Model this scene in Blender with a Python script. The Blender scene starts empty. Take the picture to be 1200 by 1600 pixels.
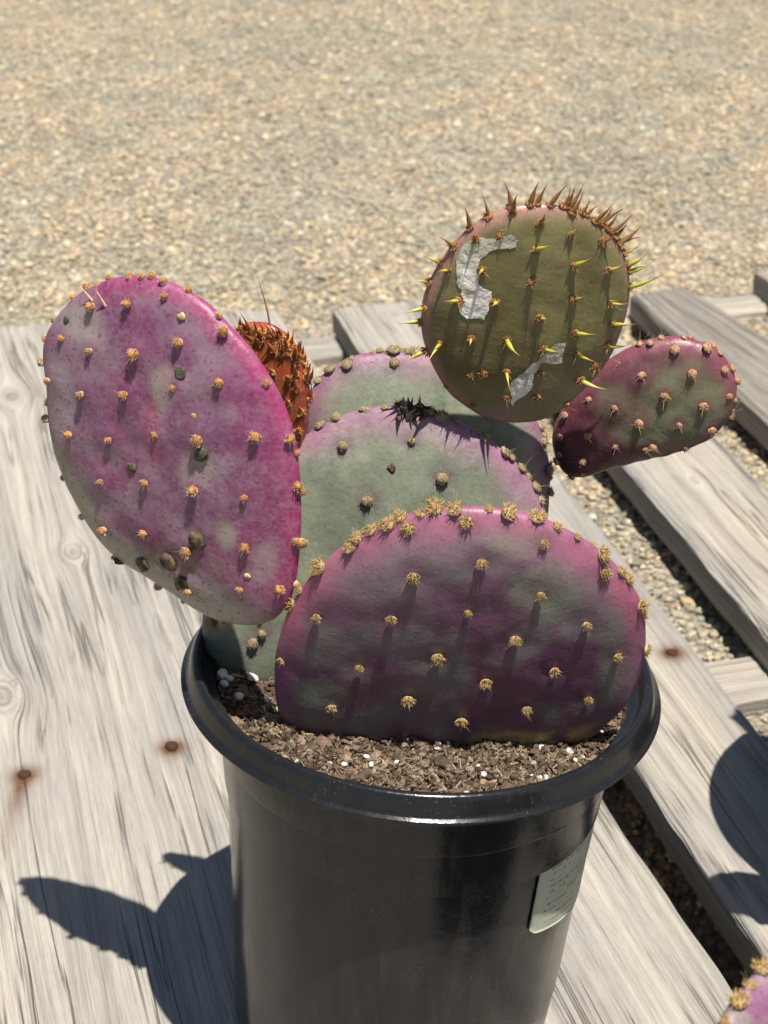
import bpy, bmesh, math, random
import numpy as np
from mathutils import Vector, Matrix, noise

# ------------------------------------------------------------------ camera, light, exposure
scene = bpy.context.scene
COL = scene.collection
cam_data = bpy.data.cameras.new('camera')
cam = bpy.data.objects.new('camera', cam_data)
COL.objects.link(cam)
scene.camera = cam
PITCH = math.radians(27.6995)
cam.location = (-0.0027, -0.5263, 0.4984)
cam.rotation_euler = (math.pi / 2 - PITCH, 0, 0)
cam_data.sensor_fit = 'VERTICAL'
cam_data.sensor_height = 24.0
cam_data.lens = 24.0 * 2800 / 1600
cam_data.clip_start = 0.01
cam_data.clip_end = 500
cam_data.dof.use_dof = True
cam_data.dof.focus_distance = 0.60
cam_data.dof.aperture_fstop = 17.0

SHADOW = Vector((-0.17, 0.28, -1.0))            # the way the sunlight travels
SUN_DIR = (-SHADOW).normalized()
world = bpy.data.worlds.new('World')
scene.world = world
world.use_nodes = True
wn = world.node_tree
sky = wn.nodes.new('ShaderNodeTexSky')
sky.sky_type = 'NISHITA'
sky.sun_disc = False
sky.sun_elevation = math.asin(SUN_DIR.z)
sky.sun_rotation = math.atan2(SUN_DIR.x, SUN_DIR.y)
bg = wn.nodes['Background']
bg.inputs['Strength'].default_value = 0.05
wn.links.new(sky.outputs['Color'], bg.inputs['Color'])
sun_data = bpy.data.lights.new('sun', 'SUN')
sun_data.energy = 5.0
sun_data.angle = math.radians(0.53)
sun_data.color = (1.0, 0.95, 0.87)
sun = bpy.data.objects.new('sun', sun_data)
COL.objects.link(sun)
sun.location = (0.6, -1.2, 3.0)
sun.rotation_euler = SHADOW.to_track_quat('-Z', 'Y').to_euler()
scene.view_settings.view_transform = 'Standard'
scene.view_settings.look = 'None'
scene.view_settings.gamma = 1.0
scene.view_settings.use_curve_mapping = False
scene.view_settings.exposure = 0.66

# ------------------------------------------------------------------ helpers
rng = random.Random(7)
npr = np.random.default_rng(7)


def link(name, data, parent=None, matrix=None):
    o = bpy.data.objects.new(name, data)
    COL.objects.link(o)
    if parent is not None:
        o.parent = parent
    if matrix is not None:
        o.matrix_local = matrix
    return o


def tag(o, label=None, cat=None, group=None, kind=None):
    for key, val in (('label', label), ('category', cat), ('group', group), ('kind', kind)):
        if val:
            o[key] = val
    return o


def mesh_np(name, verts, faces, mats, col=None, smooth=True, mat_idx=None):
    """verts (n,3), faces list of tuples or (m,k) array, col (n,3) point colours"""
    me = bpy.data.meshes.new(name)
    verts = np.asarray(verts, np.float32)
    if isinstance(faces, np.ndarray):
        m, k = faces.shape
        me.vertices.add(len(verts))
        me.vertices.foreach_set('co', verts.ravel())
        me.loops.add(m * k)
        me.loops.foreach_set('vertex_index', faces.astype(np.int32).ravel())
        me.polygons.add(m)
        me.polygons.foreach_set('loop_start', np.arange(0, m * k, k, dtype=np.int32))
        me.update(calc_edges=True)
    else:
        me.from_pydata(verts.tolist(), [], faces)
    if col is not None:
        a = me.attributes.new('col', 'FLOAT_COLOR', 'POINT')
        c = np.ones((len(verts), 4), np.float32)
        c[:, :3] = col
        a.data.foreach_set('color', c.ravel())
    for mt in mats:
        me.materials.append(mt)
    n = len(me.polygons)
    if mat_idx is not None:
        me.polygons.foreach_set('material_index', np.asarray(mat_idx, np.int32))
    me.polygons.foreach_set('use_smooth', np.full(n, smooth, dtype=bool))
    me.update()
    me.validate()
    return me


def float_attr(me, name, vals):
    a = me.attributes.new(name, 'FLOAT', 'POINT')
    a.data.foreach_set('value', np.asarray(vals, np.float32))


class Acc:
    """collects pieces into one mesh with point colours"""

    def __init__(self):
        self.v, self.f, self.c, self.n = [], [], [], 0

    def add(self, v, f, c):
        v = np.asarray(v, float)
        self.v.append(v)
        self.f += [tuple(i + self.n for i in q) for q in f]
        c = np.asarray(c, float)
        self.c.append(np.broadcast_to(c, v.shape) if c.ndim == 1 else c)
        self.n += len(v)

    def mesh(self, name, mats, smooth=True):
        return mesh_np(name, np.concatenate(self.v), self.f, mats, np.concatenate(self.c), smooth)


def ico(sub):
    bm = bmesh.new()
    bmesh.ops.create_icosphere(bm, subdivisions=sub, radius=1.0)
    v = np.array([q.co[:] for q in bm.verts])
    f = [tuple(q.index for q in p.verts) for p in bm.faces]
    bm.free()
    return v, f


ICO1, ICO2 = ico(1), ico(2)


class NT:
    def __init__(self, name):
        self.m = bpy.data.materials.new(name)
        self.m.use_nodes = True
        self.t = self.m.node_tree
        self.b = self.t.nodes['Principled BSDF']

    def n(self, kind, **kw):
        nd = self.t.nodes.new('ShaderNode' + kind)
        for k, v in kw.items():
            if k.startswith('i_'):
                nd.inputs[k[2:].replace('_', ' ')].default_value = v
            else:
                setattr(nd, k, v)
        return nd

    def l(self, a, b):
        self.t.links.new(a, b)
        return a

    def attr(self, name):
        return self.n('Attribute', attribute_name=name)

    def noise(self, vec, scale, detail=4, rough=0.55):
        nd = self.n('TexNoise')
        nd.inputs['Scale'].default_value = scale
        nd.inputs['Detail'].default_value = detail
        nd.inputs['Roughness'].default_value = rough
        if vec is not None:
            self.l(vec, nd.inputs['Vector'])
        return nd.outputs['Fac']

    def ramp(self, fac, stops):
        nd = self.n('ValToRGB')
        cr = nd.color_ramp
        while len(cr.elements) < len(stops):
            cr.elements.new(0.5)
        for e, (p, c) in zip(cr.elements, stops):
            e.position = p
            e.color = (c, c, c, 1) if isinstance(c, (int, float)) else (*c, 1)
        self.l(fac, nd.inputs['Fac'])
        return nd.outputs['Color']

    def mix(self, fac, a, b, mode='MIX'):
        nd = self.n('Mix', data_type='RGBA', blend_type=mode)
        for sock, val in ((nd.inputs[0], fac), (nd.inputs[6], a), (nd.inputs[7], b)):
            if hasattr(val, 'is_output'):
                self.l(val, sock)
            elif isinstance(val, (int, float)):
                sock.default_value = val
            else:
                sock.default_value = (*val, 1)
        return nd.outputs[2]

    def math(self, op, a, b=0.0, c=0.0):
        nd = self.n('Math', operation=op)
        for i, val in enumerate((a, b, c)):
            if hasattr(val, 'is_output'):
                self.l(val, nd.inputs[i])
            else:
                nd.inputs[i].default_value = val
        return nd.outputs[0]

    def bump(self, height, strength, dist):
        nd = self.n('Bump')
        nd.inputs['Strength'].default_value = strength
        nd.inputs['Distance'].default_value = dist
        self.l(height, nd.inputs['Height'])
        self.l(nd.outputs['Normal'], self.b.inputs['Normal'])
        return nd.outputs['Normal']

    def set(self, **kw):
        for k, v in kw.items():
            s = self.b.inputs[k.replace('_', ' ')]
            if hasattr(v, 'is_output'):
                self.l(v, s)
            else:
                s.default_value = v if isinstance(v, (int, float)) else (*v, 1)
        return self


def obj_coord(t):
    return t.n('TexCoord').outputs['Object']


# ------------------------------------------------------------------ materials
def mat_wood():
    t = NT('weathered_wood')
    g = t.attr('grain').outputs['Fac']
    along = t.attr('along').outputs['Fac']
    knot = t.attr('knot').outputs['Fac']
    rust = t.attr('rust').outputs['Fac']
    tint = t.attr('tint').outputs['Fac']
    cx = t.n('CombineXYZ')
    t.l(g, cx.inputs[0]); t.l(along, cx.inputs[1]); t.l(tint, cx.inputs[2])

    def stretched(sx, sy):
        m = t.n('VectorMath', operation='MULTIPLY')
        t.l(cx.outputs[0], m.inputs[0]); m.inputs[1].default_value = (sx, sy, 7.3)
        return m.outputs[0]
    broad = t.noise(stretched(48, 1.6), 1.0, 3)
    mid = t.noise(stretched(210, 3.0), 1.0, 4, 0.6)
    fine = t.noise(stretched(700, 14.0), 1.0, 4, 0.65)
    hair = t.noise(stretched(2100, 30.0), 1.0, 2, 0.5)
    blot = t.noise(stretched(13, 6.5), 1.0, 4)
    crk = t.noise(stretched(95, 2.6), 1.0, 3, 0.55)
    crack = t.ramp(t.math('ABSOLUTE', t.math('SUBTRACT', crk, 0.5)), [(0.0, 1.0), (0.022, 0.0)])
    crack = t.math('MULTIPLY', crack, t.ramp(t.noise(stretched(30, 9.0), 1.0, 2), [(0.45, 0.0), (0.58, 1.0)]))
    wl = t.noise(stretched(40, 2.0), 1.0, 3, 0.6)
    wave = t.math('SINE', t.math('ADD', t.math('MULTIPLY', g, 860.0), t.math('MULTIPLY', wl, 8.0)))
    late = t.math('MULTIPLY', t.ramp(wave, [(0.45, 0.0), (0.97, 1.0)]), t.ramp(blot, [(0.38, 1.0), (0.6, 0.35)]))
    warm = t.math('MINIMUM', t.math('MULTIPLY', tint, 0.4), 0.55)
    pale = t.mix(warm, (0.42, 0.388, 0.33), (0.44, 0.378, 0.28))
    base = t.mix(t.ramp(broad, [(0.32, 0.0), (0.62, 1.0)]), (0.31, 0.29, 0.265), pale)
    base = t.mix(t.math('MULTIPLY', t.ramp(blot, [(0.46, 0.0), (0.66, 1.0)]), 0.55), base, (0.25, 0.245, 0.24))
    base = t.mix(t.math('MULTIPLY', t.ramp(mid, [(0.36, 1.0), (0.5, 0.0)]), 0.5), base, (0.22, 0.195, 0.165))
    base = t.mix(t.math('MULTIPLY', t.ramp(mid, [(0.55, 0.0), (0.7, 1.0)]), 0.45), base, (0.52, 0.46, 0.37))
    base = t.mix(t.math('MULTIPLY', t.ramp(fine, [(0.32, 1.0), (0.48, 0.0)]), 0.5), base, (0.16, 0.14, 0.12))
    base = t.mix(t.math('MULTIPLY', t.ramp(hair, [(0.3, 1.0), (0.45, 0.0)]), 0.3), base, (0.22, 0.20, 0.18))
    base = t.mix(t.math('MULTIPLY', late, 0.2), base, (0.17, 0.15, 0.13))
    base = t.mix(t.math('MULTIPLY', crack, 0.5), base, (0.12, 0.105, 0.09))
    base = t.mix(t.math('MULTIPLY', knot, 0.8), base, (0.20, 0.18, 0.16))
    rn = t.noise(obj_coord(t), 420, 4)
    rfac = t.math('MULTIPLY', rust, t.ramp(rn, [(0.25, 0.8), (0.6, 1.0)]))
    base = t.mix(rfac, base, (0.11, 0.038, 0.012))
    hgt = t.math('ADD', t.math('MULTIPLY', mid, 1.0), t.math('MULTIPLY', fine, 0.55))
    hgt = t.math('ADD', hgt, t.math('MULTIPLY', hair, 0.2))
    hgt = t.math('SUBTRACT', hgt, t.math('ADD', t.math('MULTIPLY', crack, 0.8), t.math('MULTIPLY', late, 0.35)))
    t.bump(hgt, 0.9, 0.0026)
    t.set(Base_Color=base, Roughness=0.85)
    t.b.inputs['Specular IOR Level'].default_value = 0.2
    return t.m


def mat_attr(name, rough=0.7, spec=0.3, noise_scale=900, var=0.35, bump=0.0, sss=0.0):
    t = NT(name)
    c = t.attr('col').outputs['Color']
    nz = t.noise(obj_coord(t), noise_scale, 3)
    c2 = t.mix(1.0, c, t.ramp(nz, [(0.3, 1 - var), (0.7, 1 + var * 0.6)]), 'MULTIPLY')
    t.set(Base_Color=c2, Roughness=rough)
    t.b.inputs['Specular IOR Level'].default_value = spec
    if bump:
        t.bump(nz, 0.6, bump)
    if sss:
        t.b.inputs['Subsurface Weight'].default_value = sss
        t.b.inputs['Subsurface Scale'].default_value = 0.002
    return t.m


def mat_pad(name, rough, bloom, speck, spec=0.4, speck_col=(0.16, 0.03, 0.12), bloom_col=(0.46, 0.37, 0.41)):
    """skin of a pad: the pigment comes from the point colours, the wax bloom and freckles from noise"""
    t = NT(name)
    co = obj_coord(t)
    c = t.attr('col').outputs['Color']
    b1 = t.noise(co, 210, 6, 0.7)
    b2 = t.noise(co, 70, 4, 0.6)
    b3 = t.noise(co, 640, 5, 0.7)
    bl = t.math('MULTIPLY', t.ramp(t.math('ADD', t.math('MULTIPLY', b1, 0.5), t.math('MULTIPLY', b3, 0.5)), [(0.43, 0.0), (0.60, 1.0)]), t.ramp(b2, [(0.35, 0.25), (0.65, 1.0)]))
    c = t.mix(t.math('MULTIPLY', bl, bloom), c, bloom_col)
    v = t.n('TexVoronoi', feature='F1')
    v.inputs['Scale'].default_value = 560
    warp = t.n('VectorMath', operation='ADD')
    nz = t.n('TexNoise'); nz.inputs['Scale'].default_value = 500
    t.l(co, nz.inputs['Vector'])
    sc = t.n('VectorMath', operation='SCALE'); sc.inputs['Scale'].default_value = 0.0016
    t.l(nz.outputs['Color'], sc.inputs[0]); t.l(co, warp.inputs[0]); t.l(sc.outputs[0], warp.inputs[1])
    t.l(warp.outputs[0], v.inputs['Vector'])
    dots = t.math('MULTIPLY', t.ramp(v.outputs['Distance'], [(0.24, 1.0), (0.46, 0.0)]),
                  t.ramp(t.noise(co, 260, 3), [(0.44, 0.0), (0.6, 1.0)]))
    c = t.mix(t.math('MULTIPLY', dots, speck), c, speck_col)
    fine = t.noise(co, 1500, 3)
    c = t.mix(1.0, c, t.ramp(fine, [(0.25, 0.88), (0.75, 1.1)]), 'MULTIPLY')
    rr = t.ramp(b1, [(0.3, rough - 0.08), (0.7, rough + 0.14)])
    t.set(Base_Color=c, Roughness=rr)
    t.b.inputs['Specular IOR Level'].default_value = spec
    t.b.inputs['Subsurface Weight'].default_value = 0.05
    t.b.inputs['Subsurface Scale'].default_value = 0.003
    t.b.inputs['Subsurface Radius'].default_value = (1.0, 0.5, 0.4)
    hh = t.math('ADD', t.math('MULTIPLY', b2, 1.0), t.math('MULTIPLY', b1, 0.2))
    hh = t.math('ADD', hh, t.math('MULTIPLY', b3, 0.09))
    hh = t.math('SUBTRACT', hh, t.math('MULTIPLY', dots, 0.05))
    t.bump(hh, 0.5, 0.0012)
    return t.m


def mat_plastic():
    t = NT('black_nursery_plastic')
    co = obj_coord(t)
    d1 = t.noise(co, 38, 5, 0.65)
    d2 = t.noise(co, 420, 4, 0.7)
    mp = t.n('Mapping'); mp.inputs['Scale'].default_value = (160, 160, 14)
    t.l(co, mp.inputs['Vector'])
    d3 = t.noise(mp.outputs[0], 1.0, 4, 0.6)
    dust = t.math('MULTIPLY', t.ramp(d1, [(0.3, 0.05), (0.7, 0.75)]), t.ramp(d2, [(0.35, 0.35), (0.7, 1.0)]))
    dust = t.math('ADD', t.math('MULTIPLY', dust, 0.11), t.math('MULTIPLY', t.ramp(d3, [(0.5, 0.0), (0.72, 1.0)]), 0.16))
    wallm = t.attr('wall').outputs['Fac']
    dust = t.math('MULTIPLY', dust, wallm)
    spots = t.math('MULTIPLY', t.ramp(t.noise(co, 1100, 3), [(0.60, 0.0), (0.68, 1.0)]), 0.75)
    dust2 = t.math('MAXIMUM', dust, t.math('MULTIPLY', spots, t.ramp(d1, [(0.48, 0.0), (0.66, 1.0)])))
    c = t.mix(dust2, (0.010, 0.0105, 0.012), (0.130, 0.098, 0.076))
    t.set(Base_Color=c, Roughness=t.ramp(dust2, [(0.0, 0.17), (0.45, 0.5)]))
    t.bump(t.math('ADD', d1, t.math('MULTIPLY', d2, 0.15)), 0.25, 0.0012)
    t.b.inputs['Specular IOR Level'].default_value = 0.4
    return t.m


def mat_sticker():
    t = NT('faded_paper_sticker')
    uv = t.n('Attribute', attribute_name='suv')
    sep = t.n('SeparateXYZ'); t.l(uv.outputs['Vector'], sep.inputs[0])
    u, v = sep.outputs[0], sep.outputs[1]
    rows = t.math('FRACT', t.math('MULTIPLY', v, 13.0))
    line = t.math('MULTIPLY', t.math('GREATER_THAN', rows, 0.42), t.math('LESS_THAN', rows, 0.78))
    rowid = t.math('FLOOR', t.math('MULTIPLY', v, 13.0))
    cx = t.n('CombineXYZ'); t.l(t.math('MULTIPLY', u, 46.0), cx.inputs[0]); t.l(t.math('MULTIPLY', rowid, 5.37), cx.inputs[1])
    glyph = t.ramp(t.noise(cx.outputs[0], 1.0, 2), [(0.46, 0.0), (0.52, 1.0)])
    cx2 = t.n('CombineXYZ'); t.l(t.math('MULTIPLY', u, 3.0), cx2.inputs[0]); t.l(t.math('MULTIPLY', rowid, 3.1), cx2.inputs[1])
    word = t.ramp(t.noise(cx2.outputs[0], 1.0, 1), [(0.44, 0.0), (0.5, 1.0)])
    ins = t.math('MULTIPLY', t.math('MULTIPLY', t.math('GREATER_THAN', u, 0.07), t.math('LESS_THAN', u, 0.93)),
                 t.math('MULTIPLY', t.math('GREATER_THAN', v, 0.1), t.math('LESS_THAN', v, 0.9)))
    ink = t.math('MULTIPLY', t.math('MULTIPLY', line, glyph), t.math('MULTIPLY', word, ins))
    fade = t.noise(obj_coord(t), 90, 4)
    paper = t.mix(t.ramp(fade, [(0.3, 0.0), (0.7, 1.0)]), (0.36, 0.40, 0.30), (0.46, 0.49, 0.39))
    t.set(Base_Color=t.mix(t.math('MULTIPLY', ink, 0.8), paper, (0.10, 0.12, 0.10)), Roughness=0.5)
    return t.m


def mat_soil():
    t = NT('potting_soil')
    co = obj_coord(t)
    a = t.noise(co, 260, 6, 0.75)
    b = t.noise(co, 900, 4, 0.7)
    c = t.mix(t.ramp(a, [(0.35, 0.0), (0.7, 1.0)]), (0.04, 0.027, 0.019), (0.17, 0.12, 0.083))
    c = t.mix(t.math('MULTIPLY', t.ramp(b, [(0.5, 0.0), (0.7, 1.0)]), 0.6), c, (0.28, 0.21, 0.15))
    t.set(Base_Color=c, Roughness=0.95)
    t.bump(t.math('ADD', a, t.math('MULTIPLY', b, 0.5)), 1.0, 0.003)
    t.b.inputs['Specular IOR Level'].default_value = 0.15
    return t.m


def mat_ground():
    t = NT('gravel_ground')
    co = obj_coord(t)
    v = t.n('TexVoronoi', feature='F1'); v.inputs['Scale'].default_value = 190
    t.l(co, v.inputs['Vector'])
    sep = t.n('SeparateColor'); t.l(v.outputs['Color'], sep.inputs[0])
    c = t.ramp(sep.outputs[0], [(0.0, (0.22, 0.20, 0.165)), (0.3, (0.31, 0.27, 0.205)), (0.6, (0.38, 0.325, 0.24)), (1.0, (0.44, 0.395, 0.32))])
    c = t.mix(1.0, c, t.ramp(v.outputs['Distance'], [(0.2, 1.0), (0.75, 0.45)]), 'MULTIPLY')
    c = t.mix(1.0, c, t.ramp(t.noise(co, 6, 4), [(0.3, 0.85), (0.7, 1.12)]), 'MULTIPLY')
    t.set(Base_Color=c, Roughness=0.95)
    t.bump(t.math('MULTIPLY', v.outputs['Distance'], -1.0), 1.0, 0.003)
    return t.m


M_WOOD = mat_wood()
M_PLASTIC = mat_plastic()
M_STICKER = mat_sticker()
M_SOIL = mat_soil()
M_GROUND = mat_ground()
M_PEBBLE = mat_attr('pebble_stone', 0.9, 0.2, 700, 0.25)
M_BIT = mat_attr('soil_crumbs', 0.95, 0.1, 1500, 0.4)
M_PERLITE = mat_attr('perlite', 0.9, 0.2, 1200, 0.15, 0.0008)
M_TUFT = mat_attr('areole_wool', 0.85, 0.2, 2500, 0.4)
M_LEAF = mat_attr('fleshy_leaf', 0.35, 0.5, 1500, 0.12, 0.0, 0.1)
M_CRUST = mat_attr('scar_crust', 0.8, 0.25, 1300, 0.5, 0.0008)
M_FILM = mat_attr('peeled_skin_film', 0.16, 0.7, 260, 0.12, 0.0016)
M_RUST = mat_attr('rusty_iron', 0.85, 0.3, 1400, 0.5, 0.0004)

# ------------------------------------------------------------------ ground and gravel
GZ = -0.033


def ground_z(x, y):
    dip = 0.055 * max(0.0, min(1.0, (0.42 - y) / 0.1)) * max(0.0, 1 - abs(x - (0.155 - 0.267 * y)) / 0.055)  # hollow added under the near plank gap so its gravel stays in shade
    return GZ - dip + 0.0035 * noise.noise(Vector((x * 5.1, y * 5.1, 3.0))) + 0.002 * noise.noise(Vector((x * 17, y * 17, 9.0)))


def build_ground():
    xs = np.concatenate([[-120, -20, -5], np.linspace(-1.6, 1.6, 81), [5, 20, 120]])
    ys = np.concatenate([[-120, -20, -4], np.linspace(-1.0, 3.2, 106), [8, 30, 160]])
    v = [(x, y, ground_z(x, y) if abs(x) < 2 and -1.5 < y < 4 else GZ) for y in ys for x in xs]
    nx = len(xs)
    f = np.array([(j * nx + i, j * nx + i + 1, (j + 1) * nx + i + 1, (j + 1) * nx + i)
                  for j in range(len(ys) - 1) for i in range(nx - 1)])
    o = link('ground', mesh_np('ground', v, f, [M_GROUND]))
    tag(o, 'tan gravel yard stretching away behind the planks', 'ground', kind='structure')


build_ground()


OCTA = (np.array([(1, 0, 0), (-1, 0, 0), (0, 1, 0), (0, -1, 0), (0, 0, 1), (0, 0, -1)], float),
        [(0, 2, 4), (2, 1, 4), (1, 3, 4), (3, 0, 4), (2, 0, 5), (1, 2, 5), (3, 1, 5), (0, 3, 5)])


def stones(base, pts, med, lo, hi):
    base_v, bf = base[0], np.array(base[1])
    variants = [base_v * npr.uniform(0.72, 1.25, (len(base_v), 1)) * npr.uniform(0.7, 1.25, 3) for k in range(6)]
    n = len(pts)
    size = np.exp(npr.normal(math.log(med), 0.38, n)).clip(lo, hi)
    pal = np.array([(0.40, 0.335, 0.245), (0.46, 0.395, 0.30), (0.35, 0.29, 0.215), (0.30, 0.27, 0.22), (0.25, 0.24, 0.21),
                    (0.50, 0.46, 0.39), (0.43, 0.32, 0.21), (0.29, 0.285, 0.25), (0.38, 0.345, 0.285)])
    pr = np.array([.2, .15, .14, .11, .09, .1, .04, .07, .1])
    ci = npr.choice(len(pal), n, p=pr)
    patch = np.array([noise.fractal(Vector((x * 9, y * 9, 4.4)), 1.0, 2.0, 3) for x, y in pts])[:, None]
    colr = pal[ci] * np.array([[1.03, 1.0, 0.93]]) * npr.uniform(0.72, 1.25, (n, 1)) * (1 + 0.14 * patch) * np.where(patch < -0.1, np.array([[0.95, 1.0, 1.0]]), np.array([[1.03, 1.0, 0.95]]))
    nv = len(base_v)
    V = np.empty((n, nv, 3), np.float32)
    ang = npr.uniform(0, 2 * np.pi, n)
    vid = npr.integers(0, 6, n)
    for k in range(6):
        s = vid == k
        b = variants[k][None] * size[s][:, None, None]
        ca, sa = np.cos(ang[s])[:, None], np.sin(ang[s])[:, None]
        V[s, :, 0] = b[..., 0] * ca - b[..., 1] * sa + pts[s, 0][:, None]
        V[s, :, 1] = b[..., 0] * sa + b[..., 1] * ca + pts[s, 1][:, None]
        V[s, :, 2] = b[..., 2] * 0.75
    gz = np.array([ground_z(x, y) for x, y in pts])
    V[..., 2] += (gz + size * npr.uniform(0.1, 0.65, n))[:, None]
    F = (bf[None] + (np.arange(n) * nv)[:, None, None]).reshape(-1, 3)
    return V.reshape(-1, 3), F, np.repeat(colr, nv, 0)


def build_gravel():
    far, near = [], []
    for y0, y1, dens in ((0.60, 1.1, 70000), (1.1, 1.6, 58000), (1.6, 2.35, 42000)):
        hw1 = 0.16 + 0.265 * (y1 + 0.55)
        n = int(dens * (y1 - y0) * 2 * hw1)
        far.append(np.stack([npr.uniform(-hw1, hw1, n), npr.uniform(y0, y1, n)], 1))
    n = int(62000 * 0.42 * 0.75)                    # seen through the gaps between planks
    near.append(np.stack([npr.uniform(0.02, 0.44, n), npr.uniform(-0.12, 0.60, n)], 1))
    n = int(62000 * 0.16 * 0.3)
    near.append(np.stack([npr.uniform(-0.14, 0.02, n), npr.uniform(0.3, 0.60, n)], 1))
    v1, f1, c1 = stones(OCTA, np.concatenate(far), 0.0018, 0.0009, 0.0046)
    v2, f2, c2 = stones(ICO1, np.concatenate(near), 0.0016, 0.0009, 0.0040)
    o = link('gravel', mesh_np('gravel', np.concatenate([v1, v2]), np.concatenate([f1, f2 + len(v1)]), [M_PEBBLE], np.concatenate([c1, c2]), smooth=False))
    tag(o, 'loose tan and grey gravel covering the yard', 'gravel', kind='stuff')


build_gravel()

# ------------------------------------------------------------------ plank deck
TH = 0.021
deck = link('plank_deck', None)
tag(deck, 'low deck of weathered grey planks nailed over joists on the gravel', 'deck')


def plank(name, c00, c10, c11, c01, z_top, thick, nu, nv, knots=(), rusts=(), tint=0.0, parent=deck, along_axis=1):
    """c00 near-left, c10 near-right, c11 far-right, c01 far-left corners of the top face"""
    c00, c10, c11, c01 = [np.array(c, float) for c in (c00, c10, c11, c01)]
    us, vs = np.linspace(0, 1, nu), np.linspace(0, 1, nv)
    U, W = np.meshgrid(us, vs)
    top = ((1 - U) * (1 - W))[..., None] * c00 + (U * (1 - W))[..., None] * c10 + (U * W)[..., None] * c11 + ((1 - U) * W)[..., None] * c01
    width = np.linalg.norm(c10 - c00)
    length = np.linalg.norm(c01 - c00)
    across = U * width
    al = W * length
    verts, G, A, K, R = [], [], [], [], []
    knots_l = []
    ax = (c01 - c00) / length
    px_ = np.array([ax[1], -ax[0]])
    for kx, ky, ka in knots:
        d = np.array([kx, ky]) - c00
        knots_l.append((d @ px_, d @ ax, ka))
    rn = Vector((tint * 31.7, 0, 0))
    for j in range(nv):
        for i in range(nu):
            x, y = top[j, i]
            a, l = across[j, i], al[j, i]
            g = a + 0.0035 * noise.noise(Vector((a * 5, l * 2.6, tint * 11))) + 0.0012 * noise.noise(Vector((a * 40, l * 9, tint * 5)))
            k = 0.0
            for ka, kl, kr in knots_l:
                da, dl = a - ka, (l - kl) / 1.9
                d2 = da * da + dl * dl
                if d2 > kr * kr:
                    g -= da * kr * kr / d2 * 1.0
                    d = math.sqrt(d2)
                    k = max(k, 0.10 * math.exp(-((d - kr) / (0.5 * kr)) ** 2))
                else:
                    d = math.sqrt(d2)
                    g = ka + (kr - d) * 0.8
                    k = max(k, 0.10 + 0.75 * math.exp(-(d / (0.42 * kr)) ** 2))
            edge = min(U[j, i], 1 - U[j, i]) * width
            eend = min(W[j, i], 1 - W[j, i]) * length
            e = min(edge, eend)
            rough = 0.0011 * noise.noise(Vector((g * 260, l * 6, 4.2 + tint))) + 0.0008 * noise.noise(Vector((a * 30, l * 12, 1.0 + tint)))
            drop = 0.0022 * max(0, 1 - e / 0.004) ** 2 + (0.001 + 0.0018 * abs(noise.noise(Vector((l * 38, a * 60, tint))))) * max(0, 1 - e / 0.0035)
            z = z_top + rough - drop - 0.0008
            wob = 0.0016 * noise.noise(Vector((l * 22, 3.0, tint + (5 if U[j, i] > 0.5 else 0))))
            if i in (0, nu - 1):
                x += wob
            verts.append((x, y, z))
            r = 0.0
            for rx, ry, rl, rw in rusts:
                dx, dy = x - rx, y - ry
                head = math.exp(-(dx * dx + dy * dy) / (rw * rw))
                streak = math.exp(-(dx * dx) / (0.5 * rw * rw)) * math.exp(-abs(dy) / rl) * (1 if dy < 0 else 0)
                r = max(r, head, 0.95 * streak)
            G.append(g); A.append(l); K.append(k); R.append(min(1, 1.5 * r))
    faces = [(j * nu + i, j * nu + i + 1, (j + 1) * nu + i + 1, (j + 1) * nu + i) for j in range(nv - 1) for i in range(nu - 1)]
    ring = [i for i in range(nu)] + [j * nu + nu - 1 for j in range(1, nv)] + [(nv - 1) * nu + i for i in range(nu - 2, -1, -1)] + [j * nu for j in range(nv - 2, 0, -1)]
    prev = ring
    for dz, tuck in ((-0.35, 0.0), (-0.7, 0.0), (-1.0, 0.0007)):
        cur = []
        cen = top.reshape(-1, 2).mean(0)
        for q in ring:
            x, y, z = verts[q]
            d = np.array([x, y]) - cen
            d = d / np.linalg.norm(d)
            cur.append(len(verts))
            verts.append((x - d[0] * tuck, y - d[1] * tuck, z_top + dz * thick))
            G.append(G[q] + 0.03 * dz); A.append(A[q]); K.append(0); R.append(0)
        m = len(ring)
        faces += [(prev[i], cur[i], cur[(i + 1) % m], prev[(i + 1) % m]) for i in range(m)]
        prev = cur
    faces.append(tuple(reversed(prev)))
    me = mesh_np(name, verts, faces, [M_WOOD])
    float_attr(me, 'grain', G); float_attr(me, 'along', A); float_attr(me, 'knot', K); float_attr(me, 'rust', R)
    float_attr(me, 'tint', np.full(len(verts), tint))
    me.set_sharp_from_angle(angle=math.radians(38))
    return link(name, me, parent)


AX = np.array([-0.259, 0.966])          # the way the planks run


def run(p, y):
    """point on the plank line through p,q at height y of the board plane"""
    (x0, y0), (x1, y1) = p
    t = (y - y0) / (y1 - y0)
    return (x0 + (x1 - x0) * t, y)


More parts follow.
